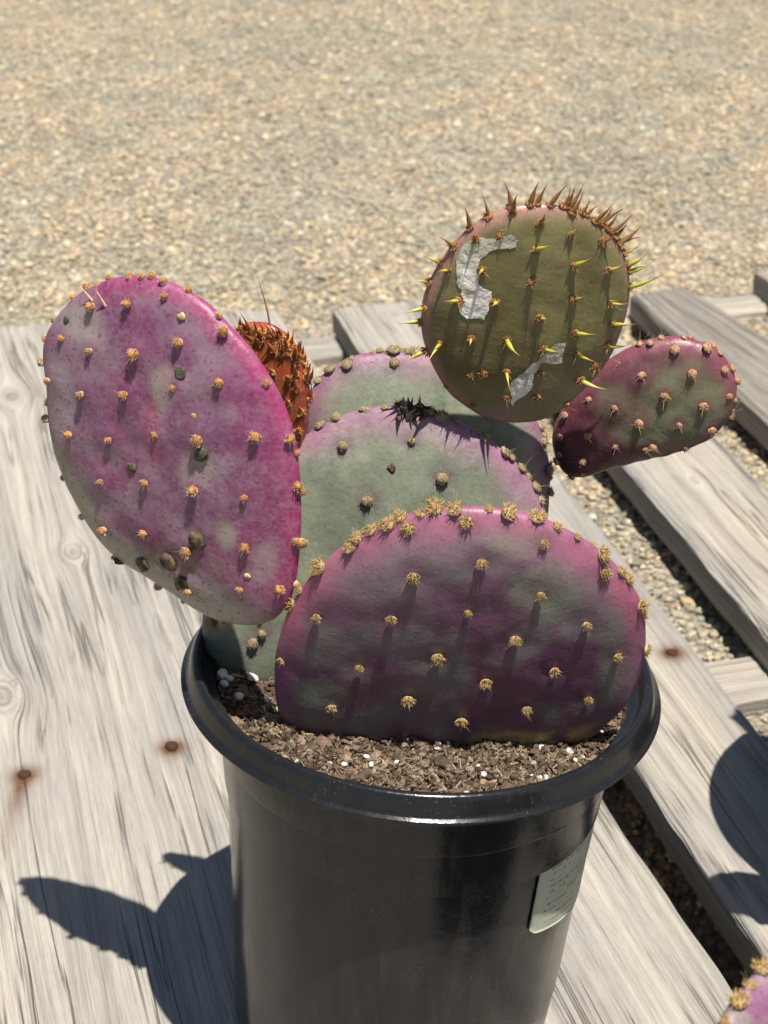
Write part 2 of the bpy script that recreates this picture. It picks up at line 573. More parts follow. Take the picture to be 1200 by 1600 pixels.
E1R = ((-0.0841, 0.7627), (0.1371, 0.0157))
E2L = ((-0.0425, 0.7641), (0.1499, 0.0439))
E2R = ((0.0790, 0.5000), (0.1706, 0.2178))
E3L = ((0.1524, 0.4791), (0.2008, 0.2845))
E3R = ((0.2162, 0.5307), (0.2800, 0.2750))
E4L = ((0.1899, 0.7944), (0.2522, 0.5556))
E4R = ((0.2276, 0.8304), (0.2811, 0.7080))
YN = -0.42
nails = [(-0.171, 0.159), (-0.1045, 0.1822)]
p1 = plank('plank', (run(E1R, YN)[0] - 0.335, YN - 0.08), run(E1R, YN), run(E1R, 0.7627), (-0.4046, 0.705), 0.0, TH, 132, 300,
           knots=[(-0.179, 0.387, 0.0065), (-0.193, 0.232, 0.009), (-0.2544, 0.608, 0.011), (-0.02, 0.47, 0.008)],
           rusts=[(-0.171, 0.159, 0.024, 0.0066), (-0.1045, 0.1822, 0.006, 0.0062)], tint=0.0)
e2r = ((0.0223, 0.7944), (0.1398, 0.3109))
p2 = plank('plank', run(E2L, YN), (run(e2r, 0.2178)[0] + 0.010 + (0.2178 - YN) * 0.255, YN + 0.02), (0.0223 + 0.006, 0.7844), (-0.0425, 0.7641), 0.0, TH, 46, 260,
           knots=[(0.0, 0.745, 0.006), (0.06, 0.42, 0.006)], rusts=[(0.1472, 0.2654, 0.005, 0.0066)], tint=1.0)
p3 = plank('plank', run(E3L, YN), run(E3R, YN), run(E3R, 0.83), run(E3L, 0.815), 0.0, TH, 36, 220,
           knots=[(0.19, 0.47, 0.005)], tint=2.0)
p4 = plank('plank', run(E4L, YN), run(E4R, YN), (0.2276 + 0.004, 0.812), (0.1899, 0.7944), 0.0, TH, 30, 200,
           knots=[(0.215, 0.785, 0.006), (0.235, 0.70, 0.004)], tint=3.0)
p5 = plank('plank', (0.297 + 0.26 * (0.84 - YN), YN), (0.345 + 0.26 * (0.84 - YN), YN), (0.345, 0.862), (0.297, 0.850), 0.0, TH, 24, 160, tint=4.0)


def joist(y_left, width, name='joist', tint=7.0):
    """cross timber under the planks; y_left is its far edge at x = -0.40"""
    sl = 0.259 / 0.966
    xl, xr = -0.40, 0.56
    far_l = (xl, y_left)
    far_r = (xr, y_left + (xr - xl) * sl)
    near_r = (far_r[0] + 0.259 * width, far_r[1] - 0.966 * width)
    near_l = (far_l[0] + 0.259 * width, far_l[1] - 0.966 * width)
    # run the grain along the timber: its "length" goes left to right
    return plank(name, near_r, far_r, far_l, near_l, -TH - 0.0004, 0.045, 16, 160, tint=tint)


def joist_fixed(x, y_far, width, tint):
    sl = 0.259 / 0.966
    return joist(y_far - (x + 0.40) * sl, width, 'joist', tint)


joist_fixed(0.18, 0.296, 0.040, 7.0)
joist_fixed(-0.058, 0.756, 0.036, 8.0)
joist_fixed(0.0, -0.27, 0.040, 9.0)


def nail_mesh():
    a = Acc()
    v, f, n = [], [], 12
    for r, z in ((0.0031, -0.004), (0.0031, 0.0004), (0.0024, 0.0011), (0.0009, 0.0009)):
        for i in range(n):
            an = 2 * math.pi * i / n
            rr = r * (1 + 0.08 * math.sin(3 * an))
            v.append((rr * math.cos(an), rr * math.sin(an), z))
    for k in range(3):
        for i in range(n):
            f.append((k * n + i, k * n + (i + 1) % n, (k + 1) * n + (i + 1) % n, (k + 1) * n + i))
    f.append(tuple(3 * n + i for i in range(n)))
    a.add(v, f, (0.055, 0.024, 0.014))
    return a.mesh('nail', [M_RUST])


NAIL = nail_mesh()
for par, (x, y) in ((p1, nails[0]), (p1, nails[1]), (p2, (0.1472, 0.2654))):
    link('nail', NAIL, par, Matrix.Translation((x, y, 0.0)))

# ------------------------------------------------------------------ pots
TILT = math.radians(3.8)


def bend(x, y, z, tilt=TILT):
    k = min(1, max(0, z / 0.04))
    a = tilt * k * k * (3 - 2 * k)
    return (x * math.cos(a) + z * math.sin(a), y, -x * math.sin(a) + z * math.cos(a))


def wall_r(z):
    return 0.0590 + (0.0685 - 0.0590) * z / 0.15


def pot_mesh(tilt):
    prof = [(0.0, 0.004), (0.05, 0.004), (0.0545, 0.0005), (0.0580, 0.0), (0.0592, 0.002)]
    for k in range(1, 13):
        z = 0.002 + (0.1275 - 0.002) * k / 12
        prof.append((wall_r(z), z))
    prof += [(0.0676, 0.1288), (0.0680, 0.1298), (0.0686, 0.1312), (0.0690, 0.1335), (0.0699, 0.1440), (0.0711, 0.1555),
             (0.0719, 0.1566), (0.0790, 0.1564), (0.0824, 0.1561), (0.0831, 0.1563), (0.0832, 0.1568), (0.0828, 0.1573), (0.0817, 0.1577), (0.0812, 0.1584), (0.0808, 0.1596),
             (0.0800, 0.1628), (0.0793, 0.1642), (0.0784, 0.1648), (0.0774, 0.1648), (0.0767, 0.1643), (0.0763, 0.1630), (0.0759, 0.1604), (0.0751, 0.1592),
             (0.0738, 0.1584), (0.0716, 0.1578), (0.0706, 0.1540), (0.0698, 0.1440), (0.0682, 0.125), (0.0672, 0.115)]
    n = 160
    v, wl = [], []
    for r, z in prof:
        for i in range(n):
            a = 2 * math.pi * i / n
            rr = r * (1 + 0.004 * math.sin(2 * a + 0.6))
            if 0.01 < z < 0.128 and r > 0.05:
                rr += 0.00025 * math.sin(16 * a) * (1 - z / 0.14)
            v.append(bend(rr * math.cos(a), rr * math.sin(a), z, tilt))
            wl.append(1.0 if z < 0.1565 else 0.3)
    m = len(prof)
    f = [(k * n + i, k * n + (i + 1) % n, (k + 1) * n + (i + 1) % n, (k + 1) * n + i) for k in range(m - 1) for i in range(n)]
    me = mesh_np('pot_body', v, f, [M_PLASTIC])
    float_attr(me, 'wall', wl)
    me.set_sharp_from_angle(angle=math.radians(50))
    return me


def sticker_mesh(tilt):
    """paper label wrapped round the wall, set slightly crooked"""
    nu, nv = 40, 24
    v, uv = [], []
    for j in range(nv):
        for i in range(nu):
            u, w = i / (nu - 1), j / (nv - 1)
            az = math.radians(-51 + 72 * u)
            zb, zt = 0.0870 - 0.020 * u, 0.1215 - 0.002 * u
            z = zb + (zt - zb) * w
            # rounded corners
            cu, cw = abs(u - 0.5) * 2, abs(w - 0.5) * 2
            ex = max(0, cu - 0.88) / 0.12
            ey = max(0, cw - 0.80) / 0.20
            e = math.hypot(ex, ey)
            if e > 1:
                az -= math.copysign((e - 1) * math.radians(3.4), u - 0.5)
                z -= math.copysign((e - 1) * 0.0025, w - 0.5)
            r = wall_r(z) + 0.0006 + 0.0002 * noise.noise(Vector((u * 9, w * 7, 2)))
            v.append(bend(r * math.cos(az), r * math.sin(az), z, tilt))
            uv.append((u, 1 - w, 0))
    f = [(j * nu + i, j * nu + i + 1, (j + 1) * nu + i + 1, (j + 1) * nu + i) for j in range(nv - 1) for i in range(nu - 1)]
    # give the paper a real back and edge
    nn = len(v)
    for j in range(nv):
        for i in range(nu):
            x, y, z = v[j * nu + i]
            d = math.hypot(x - 0.008, y)
            v.append((x - (x - 0.008) / d * 0.0003, y - y / d * 0.0003, z))
            uv.append(uv[j * nu + i])
    ring = [i for i in range(nu)] + [j * nu + nu - 1 for j in range(1, nv)] + [(nv - 1) * nu + i for i in range(nu - 2, -1, -1)] + [j * nu for j in range(nv - 2, 0, -1)]
    f += [(ring[i], ring[(i + 1) % len(ring)], ring[(i + 1) % len(ring)] + nn, ring[i] + nn) for i in range(len(ring))]
    me = mesh_np('sticker', v, f, [M_STICKER])
    a = me.attributes.new('suv', 'FLOAT_VECTOR', 'POINT')
    a.data.foreach_set('vector', np.asarray(uv, np.float32).ravel())
    return me


def soil_z(x, y):
    z = 0.1525 + 0.0045 * noise.noise(Vector((x * 60, y * 60, 1))) + 0.0030 * noise.noise(Vector((x * 170, y * 170, 5)))
    return z


def soil_mesh(tilt):
    nr, na = 46, 150
    v = [bend(0, 0, soil_z(0, 0), tilt)]
    for k in range(1, nr + 1):
        r = 0.0708 * k / nr
        for i in range(na):
            a = 2 * math.pi * i / na
            x, y = r * math.cos(a), r * math.sin(a)
            v.append(bend(x, y, soil_z(x, y), tilt))
    f = [(0, 1 + i, 1 + (i + 1) % na) for i in range(na)]
    for k in range(nr - 1):
        b = 1 + k * na
        f += [(b + i, b + na + i, b + na + (i + 1) % na, b + (i + 1) % na) for i in range(na)]
    return mesh_np('potting_soil', v, f, [M_SOIL])


def crumbs_mesh(tilt, n, seed, rmax=0.0700):
    r_ = random.Random(seed)
    a = Acc()
    for q in range(n):
        an, rr = r_.uniform(0, 2 * math.pi), rmax * math.sqrt(r_.random())
        x, y = rr * math.cos(an), rr * math.sin(an)
        if r_.random() < 0.62:                       # a shred of fibre or bark
            L, w = r_.uniform(0.0007, 0.0026), r_.uniform(0.00012, 0.00042)
            h = w * r_.uniform(0.5, 1)
            bx = np.array([(-L, -w, -h), (L * .9, -w * .6, -h), (L, w * .5, -h), (-L * .9, w, -h), (-L, -w * .5, h), (L * .8, -w * .4, h), (L * .9, w * .4, h), (-L, w * .6, h)])
            bx[:, 2] += 0.3 * (bx[:, 0] / L) ** 2 * h * r_.uniform(-2, 2)
            f = [(0, 3, 2, 1), (4, 5, 6, 7), (0, 1, 5, 4), (1, 2, 6, 5), (2, 3, 7, 6), (3, 0, 4, 7)]
            c = r_.choice([(0.25, 0.175, 0.115), (0.17, 0.12, 0.08), (0.34, 0.25, 0.165), (0.12, 0.085, 0.06), (0.42, 0.32, 0.21), (0.29, 0.21, 0.14)])
        else:
            s = r_.uniform(0.0004, 0.0014)
            bx = ICO1[0] * s * np.array([[r_.uniform(.6, 1.3)] for _ in range(len(ICO1[0]))])
            f = ICO1[1]
            c = r_.choice([(0.10, 0.07, 0.05), (0.07, 0.05, 0.038), (0.16, 0.115, 0.08), (0.22, 0.16, 0.11), (0.28, 0.21, 0.15)] if r_.random() < 0.985 else [(0.66, 0.62, 0.54)])
        m = Matrix.Rotation(r_.uniform(0, 6.28), 3, 'Z') @ Matrix.Rotation(r_.gauss(0, 0.4), 3, 'Y')
        bx = bx @ np.array(m).T
        c = np.array(c) * r_.uniform(0.6, 1.1) * (0.85 + 0.5 * noise.noise(Vector((x * 120, y * 120, 2))))
        pz = soil_z(x, y) + r_.uniform(-0.0002, 0.0012)
        a.add(bx + np.array(bend(x, y, pz, tilt)), f, c)
    for q in range(110):                            # bigger clods and bark chips
        an, rr = r_.uniform(0, 2 * math.pi), rmax * 0.97 * math.sqrt(r_.random())
        x, y = rr * math.cos(an), rr * math.sin(an)
        s = r_.uniform(0.0014, 0.0034)
        bx = ICO1[0] * s * np.array([[r_.uniform(.55, 1.35)] for _ in range(len(ICO1[0]))]) * np.array([1.2, 0.9, r_.uniform(0.4, 0.8)])
        bx = bx @ np.array(Matrix.Rotation(r_.uniform(0, 6.28), 3, 'Z')).T
        a.add(bx + np.array(bend(x, y, soil_z(x, y) + s * 0.25, tilt)), ICO1[1], np.array(r_.choice([(0.10, 0.07, 0.048), (0.16, 0.11, 0.075), (0.25, 0.185, 0.125)])) * r_.uniform(0.7, 1.1))
    return a.mesh('soil_crumbs', [M_BIT], smooth=False)


def make_pot(loc, rot, tilt, label, stick):
    p = link('plant_pot', None)
    p.location = loc
    p.rotation_euler = (0, 0, rot)
    link('pot_body', pot_mesh(tilt), p)
    if stick:
        tag(link('sticker', sticker_mesh(tilt), p), 'pale green printed paper label wrapped round the wall')
    tag(p, label, 'plant pot', 'nursery pots')
    return p


make_pot((0, 0, 0.0006), 0, TILT, 'black plastic nursery pot with a pale green sticker on its side', True)
so = link('potting_soil', soil_mesh(TILT)); so.location = (0, 0, 0.0006)
tag(so, 'brown fibrous potting soil filling the pot with the sticker', 'soil', kind='stuff')
cr = link('soil_crumbs', crumbs_mesh(TILT, 15000, 3)); cr.location = (0, 0, 0.0006)
tag(cr, 'loose bark shreds and crumbs on the soil around the cactus', 'soil', kind='stuff')

PERL = [[-0.0206, -0.0507], [-0.0085, -0.0445], [0.0013, -0.0459], [-0.0069, -0.048], [0.0151, -0.0339], [0.0296, -0.0512], [0.028, -0.0598],
        [0.0455, -0.048], [0.0495, -0.0528], [0.0505, -0.0552], [0.0586, -0.0358], [0.0606, -0.0391], [-0.0157, -0.048],
        [0.0238, -0.061], [-0.0592, 0.004], [-0.0525, 0.0097], [-0.0485, 0.0112], [-0.0501, 0.0034], [-0.0589, -0.0027], [-0.0598, -0.0062],
        [-0.0562, -0.0077], [-0.0578, -0.0107], [-0.042, -0.0156], [-0.0486, -0.0027], [-0.052, -0.0156]]
PEB = []
for k in range(5):
    vv = ICO2[0] * (1 + 0.22 * np.array([noise.noise(Vector(q) * 1.6 + Vector((k * 7, 0, 0))) for q in ICO2[0]]))[:, None] * np.array([1.2, 0.9, 0.75])
    a = Acc(); a.add(vv, ICO2[1], (0.72, 0.68, 0.60) if k % 2 else (0.76, 0.74, 0.68))
    PEB.append(a.mesh('perlite_pebble', [M_PERLITE]))
for k, (x, y) in enumerate(PERL):
    s = (0.0020 if k >= 14 else 0.00105) * rng.uniform(0.75, 1.2)
    # undo the lean so the pebble sits on the sloping soil
    xs = x - 0.1525 * math.sin(TILT)
    if math.hypot(xs, y) > 0.0690:
        sc_ = 0.0690 / math.hypot(xs, y); xs *= sc_; y *= sc_
    o = link('perlite_pebble', PEB[k % 5])
    o.location = Vector(bend(xs, y, soil_z(xs, y) + 0.0006 + s * 0.45)) + Vector((0, 0, 0.0006))
    o.scale = (s, s, s)
    o.rotation_euler = (rng.uniform(-.5, .5), rng.uniform(-.5, .5), rng.uniform(0, 6.28))
    if k >= 14:
        tag(o, 'white perlite pebble in the cluster on the soil under the overhanging mauve pad', 'pebble', 'perlite beside the pale pad base')
    else:
        tag(o, 'small white perlite grain on the soil in front of the dark purple pad', 'pebble', 'perlite in front of the dark purple pad')

PADS = {
    'B': dict(o=[0.0218, -0.0373, 0.2014], psi=0, tau=13, T=0.019,
        r=[58.8, 57.9, 56.6, 55.5, 54.2, 52.9, 52.0, 51.0, 50.5, 50.0, 50.0, 49.4, 49.2, 48.8, 48.7, 48.5, 48.4, 48.7, 48.7, 49.1, 48.9, 49.5, 49.8, 50.3, 51.1, 52.2, 53.4, 55.0, 56.6, 58.6, 61.0, 63.9, 67.1, 70.7, 74.6, 75.8, 76.2, 74.7, 73.5, 73.1, 71.2, 70.2, 69.7, 69.2, 69.6, 69.9, 70.1, 71.2, 70.5, 69.0, 67.6, 66.5, 64.6, 63.1, 61.3, 60.0],
        ar=[[-15.4, 27.7], [4.8, 33.1], [24.1, 38.5], [-45.6, 8.0], [-22.3, 10.8], [1.4, 13.9], [23.8, 20.4], [43.6, 25.4], [38.8, 6.9], [-57.2, -14.2], [-32.4, -11.1], [-7.7, -5.4], [16.7, 2.0], [7.9, -17.1], [29.8, -12.5], [49.9, -8.8], [-16.7, -25.4], [1.0, -35.6], [22.0, -30.4], [42.0, -27.7], [-41.5, -30.9], [-46.4, 25.8], [-51.2, 14.3], [-34.8, 38.5], [-35.0, 34.0], [-28.4, 39.8], [-24.2, 44.7], [-19.6, 44.7], [-17.0, 42.9], [-13.4, 46.2], [-9.5, 49.4], [-3.2, 50.8], [0.4, 46.4], [7.5, 50.8], [12.8, 47.2], [13.9, 51.2], [22.8, 46.7], [29.7, 43.6], [35.1, 38.1], [41.6, 35.0], [44.9, 32.2], [51.4, 24.4], [54.4, 20.8], [56.4, 8.7], [59.6, 8.4], [60.0, 3.9], [61.7, -10.6], [-56.5, 9.1]],
        leaf=[],
        wart=[[-32.4, 29.0]]),
    'A': dict(o=[-0.0693, -0.0176, 0.2519], psi=-26, tau=-4, T=0.017,
        r=[45.5, 45.3, 45.5, 45.8, 46.2, 46.7, 47.0, 47.5, 48.3, 49.2, 50.4, 51.8, 53.7, 55.2, 56.2, 57.3, 57.8, 57.9, 57.9, 57.7, 57.4, 57.0, 56.4, 55.3, 53.2, 49.5, 48.5, 47.0, 46.7, 46.0, 45.6, 45.1, 45.0, 45.0, 45.2, 45.7, 46.2, 46.5, 46.6, 46.6, 46.6, 47.8, 49.3, 52.3, 55.3, 57.8, 59.9, 61.2, 61.1, 59.4, 56.4, 53.2, 50.7, 48.5, 47.1, 46.0],
        ar=[[0.3, 52.9], [-12.1, 48.5], [-25.5, 45.6], [9.1, 53.1], [-37.6, 33.3], [-25.1, 31.7], [-8.1, 33.9], [7.4, 40.0], [20.4, 44.4], [-43.1, 18.0], [-28.4, 17.1], [-11.7, 20.1], [5.7, 25.8], [21.3, 29.5], [34.2, 30.3], [-34.4, 1.7], [-18.0, 4.1], [-0.5, 9.3], [14.9, 10.6], [33.5, 14.5], [42.1, 14.3], [-42.2, -16.9], [-22.1, -11.2], [-4.8, -7.6], [13.0, -6.4], [30.0, -5.8], [44.2, -0.6], [-22.9, -29.1], [-6.4, -25.8], [9.9, -28.5], [30.5, -22.7], [44.3, -19.0], [8.7, -43.8], [28.1, -37.9], [41.1, -36.4], [18.1, 49.8], [6.6, 55.5], [-1.1, 57.1], [-6.1, 57.5], [-8.9, 56.2], [-13.9, 57.1], [-22.0, 53.8], [-26.7, 52.6], [-30.2, 49.6], [-35.2, 45.5], [-43.4, 37.4], [-46.7, 30.0], [-49.4, 22.6], [-49.4, 8.6], [-48.2, 2.9], [-47.7, -9.4], [-37.3, -31.0], [-23.1, -41.7], [-6.9, -49.5], [3.8, -54.8], [18.3, -55.8], [31.6, -52.9], [41.4, -45.3], [45.8, -36.1], [47.9, -20.5], [47.2, -2.9], [45.1, 9.7]],
        leaf=[],
        wart=[[7.9, 30.8], [15.6, 6.1], [-9.6, -3.4], [-35.7, 39.2], [6.9, 47.7], [13.1, 18.1], [30.7, -32.7], [13.4, -23.5], [6.1, -41.0], [2.1, -34.3], [-8.9, -38.6], [-21.1, -41.7]]),
    'C': dict(o=[-0.0027, 0.0108, 0.1991], psi=0, tau=-8, T=0.018,
        r=[57.3, 57.6, 57.3, 57.4, 56.9, 56.5, 56.0, 55.4, 55.1, 54.5, 54.4, 54.4, 54.4, 54.4, 53.8, 53.4, 52.6, 52.0, 51.3, 50.7, 50.2, 50.2, 50.2, 50.2, 50.9, 51.5, 52.6, 54.4, 56.5, 59.3, 62.8, 66.7, 70.2, 72.9, 74.0, 71.3, 69.5, 66.9, 64.4, 62.7, 61.9, 60.1, 58.3, 57.2, 56.9, 57.3, 57.2, 56.2, 55.9, 56.4, 57.4, 56.9, 57.0, 57.2, 57.2, 57.7],
        ar=[[-13.6, 41.5], [9.2, 43.4], [19.3, 30.7], [-5.7, 23.4], [-22.2, 48.6], [-17.1, 53.0], [-7.7, 56.1], [-5.8, 52.2], [0.2, 56.1], [5.5, 55.2], [7.7, 52.7], [18.7, 49.8], [16.2, 54.3], [20.5, 52.6], [24.8, 50.8], [31.2, 47.0], [33.3, 42.1], [36.0, 45.4], [35.1, 48.3], [42.8, 40.0], [45.1, 37.8], [46.6, 32.1], [51.0, 29.9], [55.1, 20.9], [54.1, 26.4], [55.7, 15.4], [-45.1, -29.4], [-41.8, -25.6], [-59.8, -23.6]],
        leaf=[],
        wart=[[2.6, 34.4]]),
    'K': dict(o=[0.0129, 0.032, 0.2154], psi=5, tau=-8, T=0.018,
        r=[42.8, 43.1, 43.0, 43.4, 43.8, 44.0, 44.8, 44.8, 44.9, 45.5, 45.5, 46.1, 47.0, 47.4, 48.4, 49.3, 50.6, 51.9, 53.6, 54.6, 55.1, 54.6, 52.8, 49.7, 46.8, 44.6, 43.1, 42.2, 41.3, 40.8, 40.8, 41.4, 42.3, 43.0, 44.2, 46.1, 48.8, 51.4, 54.6, 58.9, 63.0, 65.3, 68.4, 67.0, 66.3, 63.0, 60.0, 57.9, 54.8, 51.8, 49.7, 47.7, 45.7, 44.4, 43.6, 43.0],
        ar=[[-27.6, 44.6], [-12.0, 45.9], [-35.4, 45.3], [-38.8, 40.7], [-27.1, 48.4], [-19.0, 49.4], [-14.6, 51.1], [-10.7, 51.4], [-7.2, 51.3], [-4.6, 51.2], [-16.8, 50.1], [-12.5, 52.3], [-9.0, 50.0], [39.4, 20.0], [40.8, 15.3], [40.0, 11.5], [42.8, 6.7], [42.1, 1.7], [43.0, -3.7], [41.5, 4.8], [41.2, 17.6]],
        leaf=[],
        wart=[]),
    'D': dict(o=[0.0423, 0.0102, 0.2884], psi=4, tau=9.5, T=0.012,
        r=[33.1, 33.5, 34.0, 34.8, 35.4, 36.3, 37.0, 37.8, 38.1, 38.4, 38.6, 38.9, 39.1, 38.9, 39.0, 38.6, 38.5, 37.9, 37.3, 36.5, 35.7, 35.0, 34.3, 33.9, 33.6, 33.6, 33.4, 33.5, 33.3, 33.5, 33.5, 33.6, 34.1, 34.5, 35.3, 36.3, 37.5, 38.3, 39.3, 40.3, 41.5, 41.7, 41.9, 42.1, 41.6, 40.5, 38.6, 37.2, 36.0, 35.2, 34.3, 33.8, 33.3, 32.8, 32.7, 32.7],
        ar=[[-9.9, 30.2], [0.4, 15.0], [5.3, -19.3], [-17.0, -19.5], [-24.3, -25.7], [-4.9, -29.1], [5.0, -29.0], [-15.7, -33.0], [23.8, -19.0], [16.0, -33.7], [-9.7, -40.8], [-0.7, -42.9], [-13.5, -18.5]],
        leaf=[[2.2, 34.0], [12.0, 30.0], [1.2, 25.7], [-15.1, 19.0], [13.5, 19.9], [22.4, 26.9], [24.7, 17.3], [-22.3, 8.0], [-10.5, 8.0], [14.3, 8.3], [26.7, 5.4], [3.9, 1.9], [-27.1, -8.1], [-17.6, -5.4], [-6.3, -5.7], [15.7, -4.3], [27.9, -2.7], [6.0, -9.8], [-5.6, -18.1], [16.8, -12.6], [19.2, -23.5], [-18.8, 31.3], [-23.6, 24.9], [-17.3, 28.7], [-13.4, 35.0], [-6.0, 36.5], [-6.6, 38.4], [-0.7, 38.9], [1.6, 39.3], [5.5, 38.4], [10.6, 38.0], [12.2, 39.1], [12.2, 35.8], [16.3, 37.1], [19.5, 32.5], [22.0, 32.2], [24.5, 31.0], [27.1, 27.6], [28.7, 25.4], [30.7, 21.5], [31.8, 17.0], [32.7, 14.6], [32.7, 9.0], [-27.4, 19.3], [-25.5, 17.8], [-30.9, 12.4], [-31.8, 3.7], [-34.5, -2.1], [-34.6, -14.5], [26.9, -10.9], [9.6, 38.0], [17.7, 36.0], [22.9, 33.7], [25.9, 29.5], [28.1, 24.6]],
        wart=[]),
    'E': dict(o=[0.0858, 0.0321, 0.246], psi=-8, tau=2, T=0.015,
        r=[29.8, 30.8, 31.5, 32.4, 32.5, 32.8, 32.4, 32.3, 31.0, 30.2, 29.0, 28.2, 26.8, 25.7, 24.8, 23.5, 22.6, 22.0, 21.4, 21.1, 21.1, 21.0, 20.9, 21.0, 21.4, 22.0, 22.9, 24.1, 25.8, 27.5, 29.7, 32.0, 33.8, 35.2, 36.7, 37.2, 36.9, 32.9, 28.5, 25.5, 23.5, 22.0, 20.9, 20.3, 19.9, 19.9, 20.2, 20.7, 20.7, 22.0, 22.7, 23.7, 25.7, 26.5, 27.7, 28.6],
        ar=[[0.7, 24.3], [9.1, 23.6], [-8.8, 17.2], [-1.3, 14.5], [15.1, 16.0], [19.3, 23.6], [26.1, 16.8], [6.7, 7.8], [19.9, 4.3], [28.7, 7.4], [-18.3, 3.7], [-9.6, 2.2], [-1.1, -2.8], [12.3, -2.9], [23.2, -5.7], [-26.4, -3.8], [-27.4, -12.0], [-18.2, -9.2], [-8.5, -12.2], [4.1, -12.4], [-27.6, -19.0], [-19.3, -19.8], [1.9, -13.5], [-3.0, 25.5], [4.4, 27.0], [12.1, 27.1], [14.8, 27.5], [22.8, 24.7], [24.8, 22.5], [29.2, 16.5], [31.1, 11.9], [31.1, 4.8], [29.3, -1.8], [15.6, -13.5], [-15.3, 17.5], [-16.6, 14.0], [-26.0, -0.4], [-23.5, -29.4], [-19.7, -26.4], [-30.0, -24.1]],
        leaf=[],
        wart=[]),
    'F': dict(o=[-0.0398, 0.0194, 0.2598], psi=-18, tau=0, T=0.01,
        r=[13.1, 13.2, 13.2, 13.3, 13.5, 14.0, 14.7, 15.2, 16.0, 17.0, 18.1, 18.8, 19.9, 20.6, 21.3, 21.8, 22.0, 22.3, 22.1, 22.0, 21.5, 19.8, 17.5, 15.1, 13.7, 12.6, 11.7, 11.0, 10.3, 9.8, 9.5, 9.3, 9.3, 9.4, 9.6, 9.9, 10.4, 11.2, 12.0, 12.2, 14.4, 16.0, 15.8, 20.6, 29.7, 29.8, 26.2, 20.7, 19.5, 17.5, 16.0, 15.0, 14.2, 13.6, 13.3, 13.1],
        ar=[],
        leaf=[[-9.8, 19.0], [-7.9, 19.4], [-6.1, 19.5], [-3.9, 19.6], [-1.0, 19.2], [1.1, 19.0], [4.3, 18.0], [6.1, 17.1], [4.3, 13.6], [8.7, 12.7], [10.9, 12.1], [12.1, 9.8], [2.1, 6.6], [9.8, 6.4], [13.7, 6.6], [12.7, 3.0], [13.9, -3.5], [7.1, -3.7], [11.0, -7.1], [7.2, -11.6], [9.6, -14.4], [-4.8, 16.2], [-4.3, 12.7], [10.1, 14.6], [-2.0, 18.0], [2.9, 16.9], [-6.7, 17.4], [7.5, 15.4]],
        wart=[]),
}

# ------------------------------------------------------------------ cactus pads
# outlines (mm from each pad's middle, 56 directions), felted areole spots and leaf spots, measured on the plants


def pad_frame(q):
    p, t = math.radians(q['psi']), math.radians(q['tau'])
    n = Vector((math.sin(p) * math.cos(t), -math.cos(p) * math.cos(t), -math.sin(t)))
    h = Vector((math.cos(p), math.sin(p), 0))
    v = n.cross(h)
    m = Matrix((h, v, n)).transposed().to_4x4()
    m.translation = Vector(q['o'])
    return m


